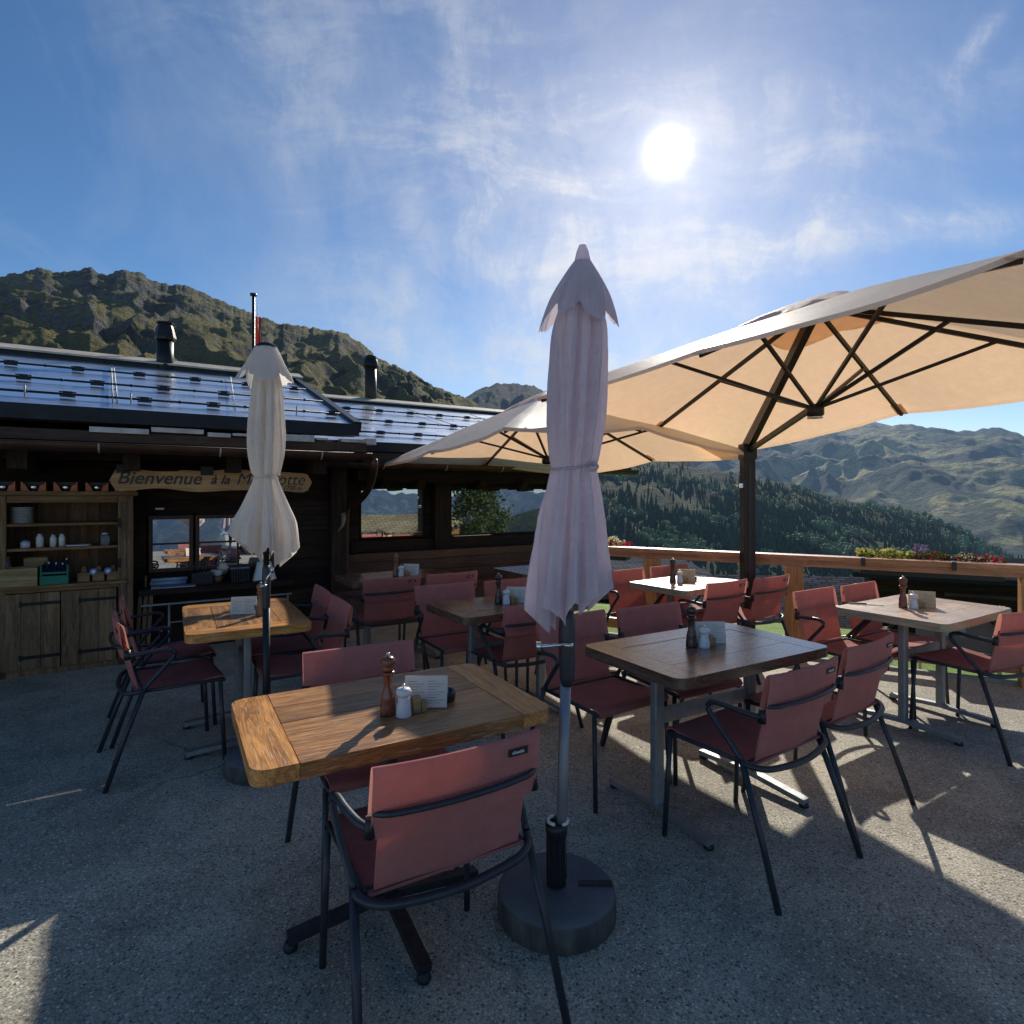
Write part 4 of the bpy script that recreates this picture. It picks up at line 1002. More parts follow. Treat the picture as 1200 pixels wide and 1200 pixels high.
for k in range(8): bx.bb(-.085+.0215*k,-.07+.0215*k,-.07,.07,0,.125)
bx.bb(-.088,.088,-.072,.072,.0,.012).bb(-.088,.088,-.072,.072,.115,.13); bx.build('ribbed_body', M['black'], q)
q = bthing('folded_bag', 1.22,.18,.637,'white folded bag with a dark red band at the right end of the counter','bag')
rows = [[(.115*(1-.45*f)*sin(a)*(1+.05*sin(5*a)), .07*(1-.4*f)*cos(a), .185*f + .006*sin(a*4)) for a in [2*pi*k/24 for k in range(24)]] for f in (0,.12,.25,.38,.45,.6,.8,.95,1.0)]
rows.append([(0,0,.185)]*24)
MB().grid(rows, True, True).build('bag_cloth', M['white'], q)
MB().lathe([(.072,.115),(.068,.140)], 20, cap=False).build('band', M['red'], q)
q.children[-1].scale = (1.04,.72,1)
q = bthing('flower_jug', .86,.36,.60,'small cream jug of dried flowers behind the counter at the window','jug')
MB().lathe([(.03,.10),(.05,.14),(.055,.17),(.035,.20),(.04,.21)], 16).build('jug_body', M['paper'], q)
rd = random.Random(3); fl_ = MB()
for i in range(60): fl_.leaf((rd.gauss(0,.04),rd.gauss(0,.02),.28+rd.gauss(0,.03)), .012, rd)
fl_.build('dried_flowers', M['wfl'], q)
M['hornm'] = basic('aged_horn',(.22,.19,.16),.5)
q = bthing('wall_horn', 2.02,.27,1.10,'pale curved horn hanging on the dark corner post','horn')
MB().tube([(.03,0,.20),(.035,-.01,.13),(.02,-.015,.06),(-.03,-.01,.0)], [.026,.024,.016,.004], 10).build('horn_body', M['hornm'], q)
q = bthing('wall_lamp', .31,.30,1.36,'tiny white strip lamp over the left small window','lamp')
MB().bb(-.035,.035,-.01,.02,0,.016).build('lamp_strip', M['white'], q)
MB().bb(-.02,.02,.02,.14,.002,.014).build('lamp_bracket', M['black'], q)

# ------------------------------------------------------------------ railing and flower boxes (frame: x along the rail)
RO = Vector((1.10,6.22,0)); RA = atan2(-.488,.873)
def rthing(name, s, y, z, label, cat, group=None):
    return thing(name, (RO.x+s*cos(RA)-y*sin(RA), RO.y+s*sin(RA)+y*cos(RA), z), RA, label, cat, group)
rl = rthing('wooden_railing', 0,0,0,'orange larch railing with a broad top board along the terrace edge','railing')
MB().bb(-.95,14,-.075,.075,.915,.955).build('top_board', M['railw'], rl)
MB().bb(-.95,14,-.045,.035,.855,.912).build('under_beam', M['railw'], rl)
MB().bb(-.95,14,-.02,.03,.10,.20).build('lower_beam', M['railw'], rl)
for s in (-.9,.385,1.70,3.37,5.0,6.6,8.2,9.8,11.4,13.0): MB().bb(s-.075,s+.075,-.06,.06,-.15,.853).build('post', M['railp'], rl)
def leafcloud(n, box, size, mats, rnd):
    bs = {m: MB() for m in mats}
    (x0,x1),(y0,y1),(z0,z1) = box
    for i in range(n):
        u = rnd.random(); x = x0+(x1-x0)*u
        h = .65+.35*noise.noise(Vector((x*9,1,0)))
        bs[mats[int(rnd.random()**1.0*len(mats)) % len(mats)]].leaf((x, rnd.uniform(y0,y1), z0+(z1-z0)*h*rnd.random()**.7), size*rnd.uniform(.7,1.3), rnd)
    return bs
def planter(s0, s1, segs, label, seed, y=.16):
    q = rthing('flower_box', (s0+s1)/2, y, .80, label, 'flower box', 'flower boxes on the railing')
    w = (s1-s0)/2
    MB().prism([(-w,-.07),(w,-.07),(w,.08),(-w,.08)], 0,.13,.004).build('box', M['black'], q)
    for x in (-w+.02, w-.35): MB().bb(x-.016,x+.016,-y-.085,-.07,.152,.160).bb(x-.016,x+.016,-y-.092,-y-.084,.09,.158).bb(x-.02,x+.02,-.10,-.03,.145,.175).build('hook', M['black'], q)
    rd = random.Random(seed)
    for (a, b_, n, h, mats, sz) in segs:
        for m, mb in leafcloud(n, ((a-(s0+s1)/2, b_-(s0+s1)/2), (-.09,.10), (.13,.13+h)), sz, mats, rd).items():
            if mb.v: mb.build({'leaf':'foliage','yleaf':'foliage','redfl':'flowers','wfl':'flowers','lav':'flowers'}[m], M[m], q)
    return q
planter(2.22,3.22,[(2.20,2.62,900,.13,['yleaf','yleaf','yleaf','leaf'],.018),(2.60,2.86,420,.11,['leaf','leaf','redfl'],.017),(2.62,2.72,160,.22,['lav'],.012),(2.84,3.10,420,.11,['leaf','leaf','leaf','wfl','redfl'],.018),(3.08,3.24,120,.10,['redfl','redfl','leaf'],.018)],'long railing flower box with yellow leaves, lavender and dark red flowers',11)
planter(-.42,.08,[(-.45,.02,420,.14,['wfl','wfl','yleaf','leaf'],.022),(-.12,.10,110,.09,['redfl'],.022)],'small flower box with cream and red blossoms beside the large closed umbrella',12)
for i, s0 in enumerate((4.6,7.2)): planter(s0,s0+1.2,[(s0,s0+.7,500,.16,['yleaf','wfl','leaf'],.022),(s0+.6,s0+1.2,400,.14,['leaf','redfl','leaf'],.022)],'railing flower box ' + ('of yellow and white flowers reflected in the left window','farther along the railing behind the viewer')[i],20+i)
# advertising panel seen under the pale table
ap = rthing('letter_panel', 2.95,.28,-.12,'dark panel with big teal letters BI standing behind the railing','panel')
MB().bb(-.30,.30,-.01,.01,.20,.66).build('panel_board', basic('dark_panel', (.10,.11,.12), .4), ap)
MB().bb(-.28,-.26,.01,.03,0,.6).bb(.26,.28,.01,.03,0,.6).build('stake', M['steel'], ap)
textmesh('lettering','BI',.27,M['teal'],ap,Matrix.Translation((-.16,-.012,.42)) @ RX,0,.008)
wh = rthing('cart_wheel', 3.22,.24,-.05,'small black wheel of a cart standing beside the letter panel','wheel')
MB().tube([(.07*cos(a),0,.55+.07*sin(a)) for a in [2*pi*k/20 for k in range(21)]], .020, 8).build('tyre', M['black'], wh)
MB().tube([(0,-.012,.55),(0,.012,.55)], .03, 12).tube([(0,0,.5),(0,0,.03)], .012, 8).build('hub', M['steel'], wh)

# ------------------------------------------------------------------ ground
tr = bpy.data.objects
mN = Vector((.488,.873,0)); mT = Vector((.873,-.488,0))
P0_ = RO.copy(); P0_.z = 0
c = [P0_ + mN*.10 + mT*a for a in (-14, 15)]; d_ = [p - mN*17 for p in c]
g = MB(); rows = []
g.v = [tuple(c[0]), tuple(c[1]), tuple(d_[1]), tuple(d_[0])]; g.v += [(x, y, -.16) for x, y, z in g.v[:4]]
g.face((0,1,2,3)); g.face((0,4,5,1)); g.face((1,5,6,2)); g.face((2,6,7,3)); g.face((3,7,4,0))
tag(g.build('terrace_floor', M['ground']), 'speckled exposed aggregate concrete terrace floor', None, None, 'structure')
# concrete kerb line
kb = MB(); k0 = P0_ + mN*.04 + mT*-1.2; k1 = P0_ + mN*.04 + mT*30; kb.bar(tuple(k0+Vector((0,0,.012))), tuple(k1+Vector((0,0,.012))), .05,.03)
tag(kb.build('kerb', basic('kerb_concrete', (.30,.30,.28), .8, 0, .2, 20, .3)), 'low concrete kerb under the railing', None, None, 'structure')
# hillside
def H(x, y):
    q = mN.x*x + mN.y*y - (mN.dot(P0_)) 
    z = -.13
    r = sqrt(x*x+y*y)
    if q > 1.2: z -= (q-1.2)*.16 + max(0, q-14)*.10
    back = max(0, -y-8)
    z += .0
    if r > 17 and y < x*.35: z -= 0.25*(r-17)*min(1, (x*.35-y)/8 + (.0 if q > 0 else .4))
    elif r > 17 and q < 0: z -= .10*(r-17)
    z += .6*noise.noise(Vector((x*.03, y*.03, 0)))*min(1, max(0, (r-14)/30))*(1 if q > 2 or r > 20 else 0)
    return z
rows = []
for i in range(70):
    r = 3 * (1.085**i); row = []
    for k in range(180):
        a = 2*pi*k/180; row.append((r*sin(a), r*cos(a), H(r*sin(a), r*cos(a))))
    rows.append(row)
hs = MB(); hs.grid(rows, True, True)
hs.v.append((0,0,-.13)); ci = len(hs.v)-1
for k in range(180): hs.face((ci, (k+1)%180, k), True)
tag(hs.build('grass_ground', M['grass']), 'bright green grass slope beyond the terrace', None, None, 'structure')

# ------------------------------------------------------------------ mountains
def layer(name, sky, base, r0, r1, mat, nx, nr, p=1.0, amp=.1, freq=.002, seed=0, tree=None, skyn=0.0, label='', back=.25, angf=1.0, fw=.30, crag=False):
    """sky/base: lists of (azimuth deg, tan elevation*cos) as forward-projected slope"""
    def ev(L, a):
        if a <= L[0][0]: return L[0][1]
        for (a0, e0), (a1, e1) in zip(L, L[1:]):
            if a <= a1:
                w = (a-a0)/(a1-a0); return e0+(e1-e0)*w
        return L[-1][1]
    a0, a1 = sky[0][0], sky[-1][0]
    def pt(a, v):
        rr = r0*(r1/r0)**v
        x, y = rr*sin(radians(a)), rr*cos(radians(a))
        e = ev(base, a) + (ev(sky, a)-ev(base, a))*v**p
        q = Vector((x*freq+seed, y*freq, seed*.7))
        # ridges running down-slope: stretch noise along r
        ang = a*.30
        rid = 1-abs(noise.noise(Vector((ang*angf+seed+noise.noise(q*1.5)*1.2, rr*freq*.35, seed))))*2
        rid2 = 1-abs(noise.noise(Vector((ang*angf*3.1+seed+noise.noise(q*3)*.8, rr*freq*1.1, seed+4))))*2
        fr = (noise.ridged_multi_fractal(q*1.4, .95, 2.15, 8, .95, 2.0)-1.1)*.55 if crag else noise.fractal(q*2.0, .85, 2.1, 8)
        env = (sin(pi*min(1, v*.98+.02))**.7)
        z = CAMZ + rr*e + rr*amp*env*(.60*(rid-.4)+.25*(rid2-.4)+fw*fr)
        z += rr*skyn*(noise.fractal(Vector((a*1.7+seed, v*3, 1.3)), .9, 2.1, 5))*v**3
        return Vector((x, y, z))
    rows = []
    for j in range(nr+1):
        v = j/nr; rows.append([pt(a0+(a1-a0)*i/nx, v) for i in range(nx+1)])
    top = rows[-1]
    for bk, dz in ((1.10,.05),(1.35,.2)):
        rows.append([Vector((p.x*bk, p.y*bk, p.z - abs(r1)*dz)) for p in top])
    o = MB().grid(rows).build(name, mat)
    tag(o, label, None, None, 'structure')
    return pt
def px(L):
    out = []
    for x, y in L:
        a = math.degrees(math.atan((x-600)/F)); out.append((a, (YH-y)/F*cos(radians(a))))
    return out
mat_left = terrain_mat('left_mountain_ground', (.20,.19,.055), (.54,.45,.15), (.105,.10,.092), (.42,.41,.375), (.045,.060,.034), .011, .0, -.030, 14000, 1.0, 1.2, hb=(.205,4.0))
layer('left_mountain', px([(-500,380),(-300,345),(-100,335),(0,325),(30,317),(50,313),(70,320),(107,315),(125,323),(147,314),(165,321),(187,331),(215,335),(240,344),(265,355),(293,367),(330,379),(400,389),(420,399),(440,418),(480,436),(510,454),(545,466),(565,477),(640,520)]),
      px([(-500,590),(640,590)]), 160, 900, mat_left, 700, 280, .80, .068, .010, 3.1, skyn=.004, angf=.46, fw=.42, crag=True, label='dark rocky alpine mountain ridge above the chalet roof')
mat_mid = terrain_mat('middle_hill_ground', (.04,.045,.015), (.09,.085,.03), (.06,.06,.06), (.14,.14,.13), (.020,.032,.018), .002, 0, .03, 12000, 1.0, .8)
layer('middle_hill', px([(490,490),(545,466),(560,456),(580,450),(600,449),(625,452),(650,466),(690,450),(712,443),(740,452),(790,500),(830,580)]), px([(490,590),(830,590)]), 1100, 2300, mat_mid, 160, 60, .8, .05, .002, 8.2, skyn=.003, label='dark rounded hill in the gap behind the roofs')
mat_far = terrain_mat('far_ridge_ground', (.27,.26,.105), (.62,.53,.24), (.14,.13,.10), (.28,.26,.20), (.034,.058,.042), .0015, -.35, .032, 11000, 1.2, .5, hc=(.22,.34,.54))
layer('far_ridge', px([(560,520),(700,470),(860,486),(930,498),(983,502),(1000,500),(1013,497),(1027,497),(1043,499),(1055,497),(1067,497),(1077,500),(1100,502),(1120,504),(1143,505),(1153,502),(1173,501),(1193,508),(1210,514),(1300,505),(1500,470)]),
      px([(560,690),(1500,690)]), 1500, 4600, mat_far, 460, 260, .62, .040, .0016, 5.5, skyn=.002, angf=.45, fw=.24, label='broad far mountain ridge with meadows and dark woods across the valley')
layer('distant_peaks', px([(900,520),(960,508),(985,502),(1005,497),(1018,491),(1028,495),(1045,499),(1080,510)]), px([(900,590),(1080,590)]), 7000, 9000, terrain_mat('hazed_peak_rock',(.08,.09,.07),(.14,.14,.1),(.1,.1,.1),(.2,.2,.2),(.05,.06,.05),.0005,.1,-.2,6000), 60, 20, .8, .03, .0006, 1.5, label='pale blue distant peaks')
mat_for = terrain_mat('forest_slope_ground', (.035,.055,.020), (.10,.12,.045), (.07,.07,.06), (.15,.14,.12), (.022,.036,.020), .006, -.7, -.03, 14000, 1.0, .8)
fpt = layer('forest_slope', px([(500,500),(640,515),(735,535),(800,546),(877,557),(943,573),(1007,590),(1067,599),(1120,618),(1167,643),(1210,662),(1300,690),(1500,720)]), px([(500,820),(1500,820)]), 380, 1300, mat_for, 260, 110, .75, .030, .004, 9.9, label='wooded slope falling to the valley behind the railing')
# forest: one mass
def conifer(b, p, h, rnd):
    r = h*rnd.uniform(.17,.24); n = 6; a0 = rnd.uniform(0,6)
    for (z0, z1, rr) in ((.02,.55,1.0),(.30,.80,.72),(.58,1.0,.45)):
        base = len(b.v)
        for k in range(n):
            a = a0+2*pi*k/n; q = r*rr*rnd.uniform(.8,1.15); b.v.append((p.x+q*cos(a), p.y+q*sin(a), p.z+h*z0*rnd.uniform(.8,1.1)))
        b.v.append((p.x, p.y, p.z+h*z1))
        for k in range(n): b.face((base+k, base+(k+1)%n, base+n))
def blob(b, p, h, rnd):
    base = len(b.v); rings = [(.0,.15),(.45,.25),(.62,.55),(.45,.85),(.05,1.0)]; n = 7
    for rr, zz in rings:
        for k in range(n):
            q = h*.62*rr*rnd.uniform(.75,1.2); a = 2*pi*k/n; b.v.append((p.x+q*cos(a), p.y+q*sin(a), p.z+h*zz*rnd.uniform(.92,1.05)))
    for i in range(4):
        for k in range(n): b.face((base+i*n+k, base+i*n+(k+1)%n, base+(i+1)*n+(k+1)%n, base+(i+1)*n+k))
rd = random.Random(21); fc = MB(); fb = MB(); cnt = 0
amin, amax = -3, 47
while cnt < 13500:
    a = rd.uniform(amin, amax); v = rd.random()**.8
    p = fpt(a, v)
    dn = noise.fractal(Vector((p.x*.0045, p.y*.0045, 2.2)), 1, 2, 4)
    if v > .86 and rd.random() < (v-.86)*5: continue
    if dn > .22 and rd.random() < .9: continue
    cnt += 1; hs_ = .65+.7*abs(noise.noise(Vector((p.x*.006, p.y*.006, 5.1))))*2
    br_ = noise.fractal(Vector((p.x*.010, p.y*.010, 7.7)), 1, 2, 3)
    if br_ > .22 and rd.random() < .6: blob(fb, p - Vector((0,0,1)), rd.uniform(7,12), rd)
    else: conifer(fc, p - Vector((0,0,1)), rd.uniform(6,17)*(1-.25*v)*min(1.25,hs_), rd)
tag(fc.build('conifer_forest', M['conifer']), 'dense dark conifer forest on the slope behind the railing', 'forest', None, 'stuff')
tag(fb.build('broadleaf_wood', M['broad']), 'lighter round broadleaf trees scattered among the conifers', 'forest', None, 'stuff')
# ------------------------------------------------------------------ things beyond the railing
def roofhouse(name, poly4, mat, walls, label):
    pass
nr_ = thing('slate_roof_house', (6.2,13.6,0), radians(-8), 'low house below the terrace showing only its grey shingle roof', 'house')
def shingle():
    m, t, b = newmat('grey_shingles'); co = t.coord()
    br = t.add('ShaderNodeTexBrick', inp={'Vector': co, 'Scale': 1.0, 'Color1': (.075,.08,.09,1), 'Color2': (.14,.145,.16,1), 'Mortar': (.05,.05,.055,1), 'Mortar Size': .018, 'Brick Width': .30, 'Row Height': .11})
    br.offset = .5
    setc(t, b, 'Base Color', t.mix(1, br.outputs[0], t.ramp(t.noise(co, 1.2, 5), [(.3,.7),(.7,1.25)]), 'MULTIPLY'))
    b.inputs['Roughness'].default_value = 1; b.inputs['Specular IOR Level'].default_value = 0; setc(t, b, 'Normal', t.bump(br.outputs[1], -.6, .03)); return m
M['shingle'] = shingle()
def gable(t, L, D, ze, zr, zg, rm, wm, over=.4):
    b = MB()
    b.slab([[(-L/2-over,-D/2-over,ze),(L/2+over,-D/2-over,ze)],[(-L/2-over,0,zr),(L/2+over,0,zr)]], .12)
    b.build('roof', rm, t)
    b = MB(); b.slab([[(-L/2-over,0,zr),(L/2+over,0,zr)],[(-L/2-over,D/2+over,ze),(L/2+over,D/2+over,ze)]], .12); b.build('roof', rm, t)
    w = MB(); zz = ze-.05
    for s in (-1, 1):
        base = len(w.v); x = s*L/2
        w.v += [(x,-D/2,zg),(x,D/2,zg),(x,D/2,zz),(x,0,zr-.12),(x,-D/2,zz)]; w.face((base,base+1,base+2,base+3,base+4))
        base = len(w.v); y = s*D/2
        w.v += [(-L/2,y,zg),(L/2,y,zg),(L/2,y,zz),(-L/2,y,zz)]; w.face((base,base+1,base+2,base+3))
    w.build('wall', wm, t)
gable(nr_, 5.0, 7.0, -1.45, -.42, -4.0, M['shingle'], M['oldwood'])
MB().tube([(1.2,-1.2,-.9),(1.2,-1.2,-.35)], .10, 10).build('chimney', M['blackmetal'], nr_)
dh = thing('dark_roof_shed', (3.9,17.5,0), radians(-5), 'dark flat roofed shed left of the slate roof behind the small table', 'shed')
MB().bb(-3.0,1.6,-2,2.5,-1.0,-.62).build('roof', M['shingle'], dh); MB().bb(-2.8,1.4,-1.8,2.3,-4,-1.0).build('wall', M['oldwood'], dh)
MB().bb(-3.0,1.6,-2.05,-2.005,-.72,-.60).build('roof_edge', M['rust'], dh)
ba = thing('dark_barn', (7.05,8.6,0), radians(-29), 'dark shaded timber barn just beyond the railing at right', 'barn')
MB().bb(-1.55,1.45,0,3.0,-1.6,.30).build('wall', M['oldwood'], ba)
MB().slab([[(-1.8,-.3,.26),(1.7,-.3,.26)],[(-1.8,1.5,.42),(1.7,1.5,.42)],[(-1.8,3.3,.26),(1.7,3.3,.26)]], .08).build('roof', basic('barn_roof_felt',(.03,.033,.04),1.0,0,.2,3,.1,0.0), ba)
MB().bb(.9,1.35,-.02,-.005,-.15,.15).build('window', M['glass'], ba)
MB().bb(-.6,.7,-.03,-.01,-.02,.03).build('rail_board', M['eave'], ba)

# ------------------------------------------------------------------ behind the viewer (seen mirrored in the windows)
def tree(x, y, z, h, r, label, seed, mat='treeleaf', n=5200, conic=.6):
    t = thing('garden_tree', (x,y,z), 0, label, 'tree'); rd = random.Random(seed)
    tk = MB().tube([(0,0,0),(.05,0,h*.3),(0,.04,h*.6),(.02,0,h*.9)], [r*.12,r*.09,r*.05,r*.01], 8)
    for k in range(14):
        a = k*2.4; z0 = h*(.15+.055*k); L = r*(1-.055*k)*.8
        tk.tube([(0,0,z0),(L*.5*cos(a),L*.5*sin(a),z0+.15*L),(L*cos(a),L*sin(a),z0+.3*L)], [r*.03,r*.02,r*.008], 5)
    tk.build('trunk', M['bark'], t)
    cr = MB(); cl = []
    for k in range(70):
        f = rd.random()**.8; a = rd.uniform(0,2*pi); rr = r*(1-conic*f)*rd.uniform(.35,1)
        cl.append(Vector((rr*cos(a), rr*sin(a), h*(.10+.88*f))))
    for i in range(n):
        c_ = cl[rd.randrange(len(cl))]; p = c_ + Vector((rd.gauss(0,1),rd.gauss(0,1),rd.gauss(0,.8)))*r*.13
        cr.leaf(p, r*.055, rd)
    cr.build('crown', M[mat], t)
tree(15.4,-.9,-1.0,4.4,1.8,'bushy green tree mirrored in the right window of the chalet',31)
tree(14.0,-2.7,-1.0,2.6,.8,'small green bush mirrored beside the post in the left window',32,n=1600)
hh = thing('neighbour_chalet', (17.4,-6.6,0), radians(38), 'shingle roofed chalet mirrored in the left window', 'house')
def tan_sh():
    m, t, b = newmat('olive_shingles'); co = t.coord()
    br = t.add('ShaderNodeTexBrick', inp={'Vector': co, 'Scale': 1.0, 'Color1': (.20,.17,.09,1), 'Color2': (.30,.26,.15,1), 'Mortar': (.07,.06,.04,1), 'Mortar Size': .02, 'Brick Width': .4, 'Row Height': .2})
    setc(t, b, 'Base Color', t.mix(1, br.outputs[0], t.ramp(t.noise(co, 1.2, 5), [(.3,.7),(.7,1.25)]), 'MULTIPLY')); b.inputs['Roughness'].default_value = .8; return m
gable(hh, 5.2, 3.6, .35, 1.25, -3.0, tan_sh(), M['oldwood'], .35)
mat_back = terrain_mat('back_range_rock', (.06,.08,.05), (.12,.13,.07), (.13,.15,.18), (.34,.37,.42), (.04,.06,.05), .0012, .28, -.12, 7000, 1.5, 1.0, hc=(.13,.22,.38))
layer('back_range', [(85,.02),(95,.045),(103,.034),(108,.060),(113,.032),(118,.048),(124,.030),(130,.044),(137,.026),(143,.044),(160,.02)], [(85,-.16),(160,-.16)], 2200, 5200, mat_back, 220, 80, .6, .035, .0012, 12.0, skyn=.006, label='blue rocky snow streaked range mirrored in the windows')
layer('back_hill', [(98,-.02),(106,.008),(112,.014),(118,-.015),(125,-.08)], [(98,-.2),(125,-.2)], 500, 900, mat_for, 60, 30, .7, .02, .004, 2.0, label='dark wooded hill mirrored in the right window')
# parked car mirrored in the small window
car = thing('parked_car', (8.7,-5.7,0), BR, 'silver parked car mirrored in the small serving window', 'car')
def extr(b, prof, y0, y1):
    n = len(prof); base = len(b.v)
    for y in (y0, y1): b.v += [(p[0], y, p[1]) for p in prof]
    b.face([base+k for k in range(n)]); b.face([base+n+k for k in range(n)][::-1])
    for k in range(n): b.face((base+k, base+(k+1)%n, base+n+(k+1)%n, base+n+k))
    return b
body = [(-2.1,.35),(-2.15,.70),(-1.95,.92),(-1.2,.98),(1.15,.98),(1.75,.88),(2.1,.72),(2.15,.38),(1.75,.30),(1.6,.55),(1.3,.66),(1.0,.55),(.9,.28),(-.9,.28),(-1.0,.55),(-1.3,.66),(-1.6,.55),(-1.7,.30)]
extr(MB(), body, -.85, .85).build('body', M['carpaint'], car)
extr(MB(), [(-1.75,.985),(-1.35,1.42),(.25,1.46),(.95,.985)], -.70,.70).build('window', M['carglass'], car)
extr(MB(), [(-1.35,1.425),(-1.2,1.47),(.15,1.50),(.27,1.465)], -.72,.72).build('roof', M['carpaint'], car)
for x in (-1.3,1.3):
    for s in (-1,1):
        w = MB().tube([(x,s*.68,.32),(x,s*.88,.32)], .32, 20).build('wheel', M['black'], car)
        MB().tube([(x,s*.881,.32),(x,s*.895,.32)], .20, 12).build('rim', M['steel'], w)
for s in (-.6,.6): MB().box((2.08,s,.68),(.12,.32,.12)).build('headlight', M['white'], car)

# ------------------------------------------------------------------ sky, sun, camera
SUN = Vector((182, 690, 402)).normalized()
EL = math.asin(SUN.z); AZ = atan2(SUN.x, SUN.y)
w = bpy.data.worlds.new('World'); scene.world = w; w.use_nodes = True
t = NT(w.node_tree); bg = t.n['Background']; out = t.n['World Output']
sky = t.add('ShaderNodeTexSky', sky_type='NISHITA'); sky.sun_disc = False; sky.sun_elevation = EL; sky.sun_rotation = AZ
sky.altitude = 1800; sky.air_density = 1.0; sky.dust_density = .6; sky.ozone_density = 2.2
co = t.coord('Generated')
hsv = t.add('ShaderNodeHueSaturation', inp={'Saturation': 1.20, 'Value': 1.0, 'Color': sky.outputs[0]})
t.l.new(hsv.outputs[0], bg.inputs[0]); bg.inputs[1].default_value = .112
sep = t.add('ShaderNodeSeparateXYZ'); t.l.new(co, sep.inputs[0])
den = t.math('ADD', t.math('MAXIMUM', sep.outputs[2], 0.0), .22)
cx = t.math('DIVIDE', sep.outputs[0], den); cy = t.math('DIVIDE', sep.outputs[1], den)
cmb = t.add('ShaderNodeCombineXYZ'); t.l.new(cx, cmb.inputs[0]); t.l.new(cy, cmb.inputs[1])
dt = t.add('ShaderNodeVectorMath', operation='DOT_PRODUCT'); t.l.new(co, dt.inputs[0]); dt.inputs[1].default_value = SUN
D = dt.outputs['Value']; ang = t.math('ARCCOSINE', t.math('MINIMUM', D, .99999))
# cirrus laid out in real sky directions: u = x/y, v = z/y in the half of the sky towards the sun
ys = t.math('MAXIMUM', sep.outputs[1], .05)
uu = t.math('DIVIDE', sep.outputs[0], ys); vv = t.math('DIVIDE', sep.outputs[2], ys)
uvc = t.add('ShaderNodeCombineXYZ'); t.l.new(uu, uvc.inputs[0]); t.l.new(vv, uvc.inputs[1])
uv = uvc.outputs[0]
wn = t.n.new('ShaderNodeTexNoise'); t.l.new(uv, wn.inputs['Vector']); wn.inputs['Scale'].default_value = 2.2; wn.inputs['Detail'].default_value = 5
wv = t.add('ShaderNodeVectorMath', operation='MULTIPLY_ADD'); t.l.new(wn.outputs['Color'], wv.inputs[0]); wv.inputs[1].default_value = (.22,.22,0); t.l.new(uv, wv.inputs[2])
W = wv.outputs[0]
fa = t.noise(t.mapping(W, (1,3.2,1), (0,0,radians(-42))), 2.4, 12, .66, .5)
fb_ = t.noise(t.mapping(W, (3.0,1,1), (0,0,radians(25)), (4,2,0)), 2.6, 12, .68, .6)
fc_ = t.noise(W, 9, 10, .72, .4)
tex = t.math('ADD', t.math('MULTIPLY', fa, .45), t.math('ADD', t.math('MULTIPLY', fb_, .3), t.math('MULTIPLY', fc_, .25)))
wsep = t.add('ShaderNodeSeparateXYZ'); t.l.new(W, wsep.inputs[0])
wu = t.math('SUBTRACT', wsep.outputs[0], .11); wvv = t.math('SUBTRACT', wsep.outputs[1], .11)
def blob(cu, cv, rot, ln, wd, amp):
    c, s_ = cos(radians(rot)), sin(radians(rot))
    a = t.math('SUBTRACT', wu, cu); b_ = t.math('SUBTRACT', wvv, cv)
    p = t.math('ADD', t.math('MULTIPLY', a, c/ln), t.math('MULTIPLY', b_, s_/ln))
    q = t.math('ADD', t.math('MULTIPLY', a, -s_/wd), t.math('MULTIPLY', b_, c/wd))
    return t.math('MULTIPLY', t.math('POWER', 2.71828, t.math('MULTIPLY', t.math('ADD', t.math('MULTIPLY', p, p), t.math('MULTIPLY', q, q)), -1.0)), amp)
dens = None
for bl in ((.24,.50,20,.34,.24,.34),(.10,.34,-30,.30,.14,.18),(.72,.455,9,.26,.030,.36),(.45,.40,20,.20,.05,.16),(-.167,.43,-62,.075,.022,.34),(-.06,.235,-14,.24,.055,.40),(-.30,.40,-50,.20,.06,.16),
           (-.28,.66,-40,.50,.17,.20),(.0,.72,-50,.35,.12,.18),(.80,.78,60,.10,.022,.22),(.85,.70,10,.4,.15,.08),(.35,.33,30,.25,.06,.16)):
    v_ = blob(*bl); dens = v_ if dens is None else t.math('ADD', dens, v_)
cl = t.math('MULTIPLY', dens, t.ramp(tex, [(.34,.25),(.50,1.2),(.66,2.7)]) if False else t.ramp(tex, [(.38,.03),(.49,.30),(.60,1.0)]))
cl = t.math('MULTIPLY', cl, 2.5)
front = t.ramp(sep.outputs[1], [(.05,0),(.25,1)])
cl = t.math('MULTIPLY', cl, front)
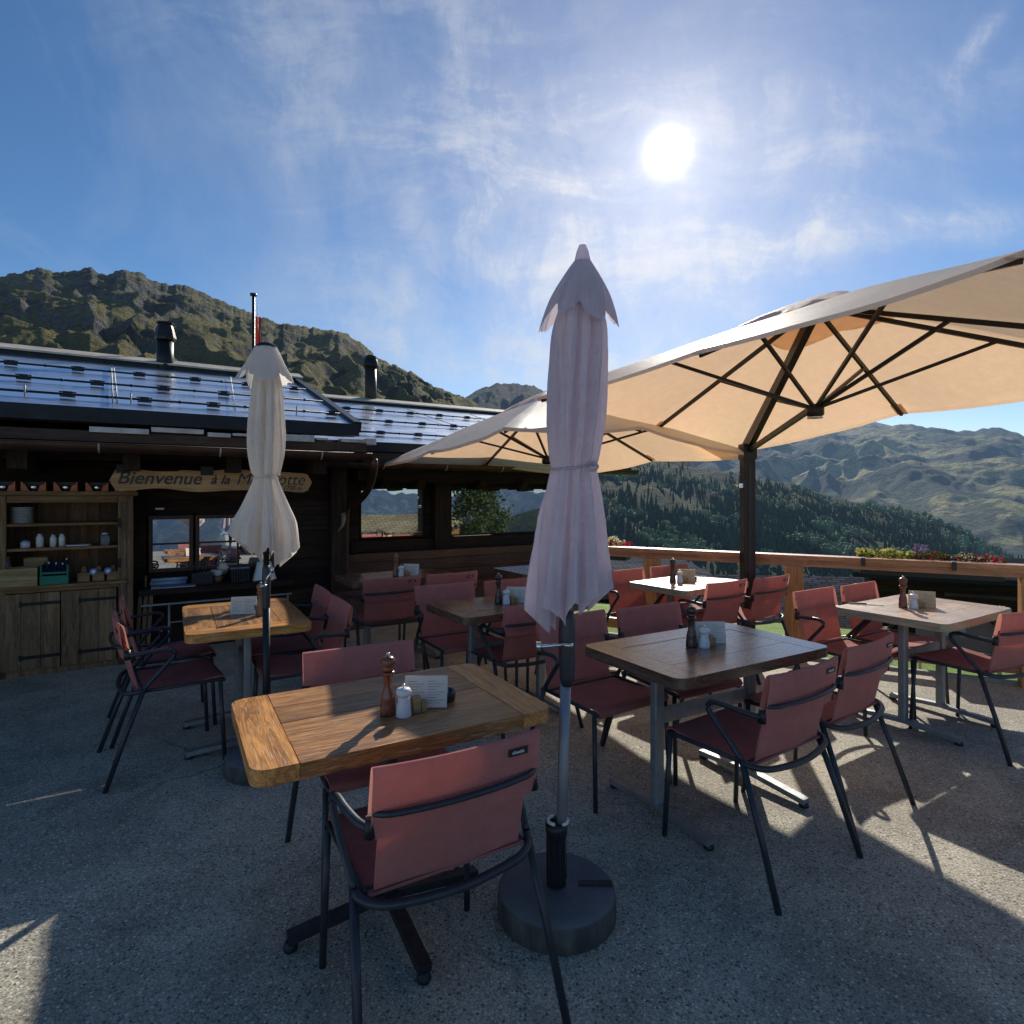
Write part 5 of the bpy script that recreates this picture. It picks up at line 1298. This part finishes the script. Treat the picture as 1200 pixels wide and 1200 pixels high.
# thin general veil in the rest of the sky
vg = t.ramp(t.noise(t.mapping(cmb.outputs[0], (1,.5,1), (0,0,.6)), 1.6, 9, .62, .8), [(.50,0),(.75,.30)])
low = t.ramp(sep.outputs[2], [(.0,.40),(.10,.16),(.24,0)])
cl = t.math('MAXIMUM', t.math('ADD', cl, vg), low)
cl = t.math('DIVIDE', cl, t.math('ADD', 1.0, t.math('MULTIPLY', cl, .35)), clamp=True)
ccol = t.mix(t.math('POWER', 2.71828, t.math('MULTIPLY', t.math('POWER', ang, 2.0), -3.5)), (.42,.50,.60), (.93,.92,.92))
bgc = t.add('ShaderNodeBackground'); t.l.new(ccol, bgc.inputs[0]); bgc.inputs[1].default_value = 1.0
mx = t.add('ShaderNodeMixShader'); t.l.new(t.math('MULTIPLY', cl, .92), mx.inputs[0]); t.l.new(bg.outputs[0], mx.inputs[1]); t.l.new(bgc.outputs[0], mx.inputs[2])
# bright veil round the sun and the sun itself
g1 = t.math('MULTIPLY', t.math('POWER', 2.71828, t.math('MULTIPLY', t.math('POWER', t.math('DIVIDE', ang, .021), 1.8), -1.0)), 2.6)
g2 = t.math('MULTIPLY', t.math('POWER', 2.71828, t.math('DIVIDE', ang, -.070)), .22)
g3 = t.math('MULTIPLY', t.math('POWER', 2.71828, t.math('DIVIDE', ang, -.30)), .10)
gs = t.math('ADD', t.math('ADD', g1, g2), g3)
bgg = t.add('ShaderNodeBackground', inp={'Color': (1,.93,.86,1)}); t.l.new(gs, bgg.inputs[1])
ad = t.add('ShaderNodeAddShader'); t.l.new(mx.outputs[0], ad.inputs[0]); t.l.new(bgg.outputs[0], ad.inputs[1]); t.l.new(ad.outputs[0], out.inputs[0])

sl = bpy.data.lights.new('sun', 'SUN'); sl.energy = 5.0; sl.angle = radians(.55); sl.color = (1,.93,.82)
so_ = bpy.data.objects.new('sun', sl); COL.objects.link(so_); so_.rotation_euler = (-SUN).to_track_quat('-Z','Y').to_euler(); so_.location = (5,20,12)

cam = bpy.data.cameras.new('camera'); cam.sensor_width = 36; cam.lens = 36*F/1200; cam.clip_start = .05; cam.clip_end = 30000
cam.shift_y = (YH-600)/1200
co_cam = bpy.data.objects.new('camera', cam); COL.objects.link(co_cam); co_cam.location = (0,0,CAMZ); co_cam.rotation_euler = (pi/2,0,0)
scene.camera = co_cam
scene.view_settings.view_transform = 'Standard'; scene.view_settings.look = 'None'; scene.view_settings.exposure = 0; scene.view_settings.gamma = 1
scene.render.engine = 'CYCLES'
scene.cycles.max_bounces = 8; scene.cycles.transparent_max_bounces = 8
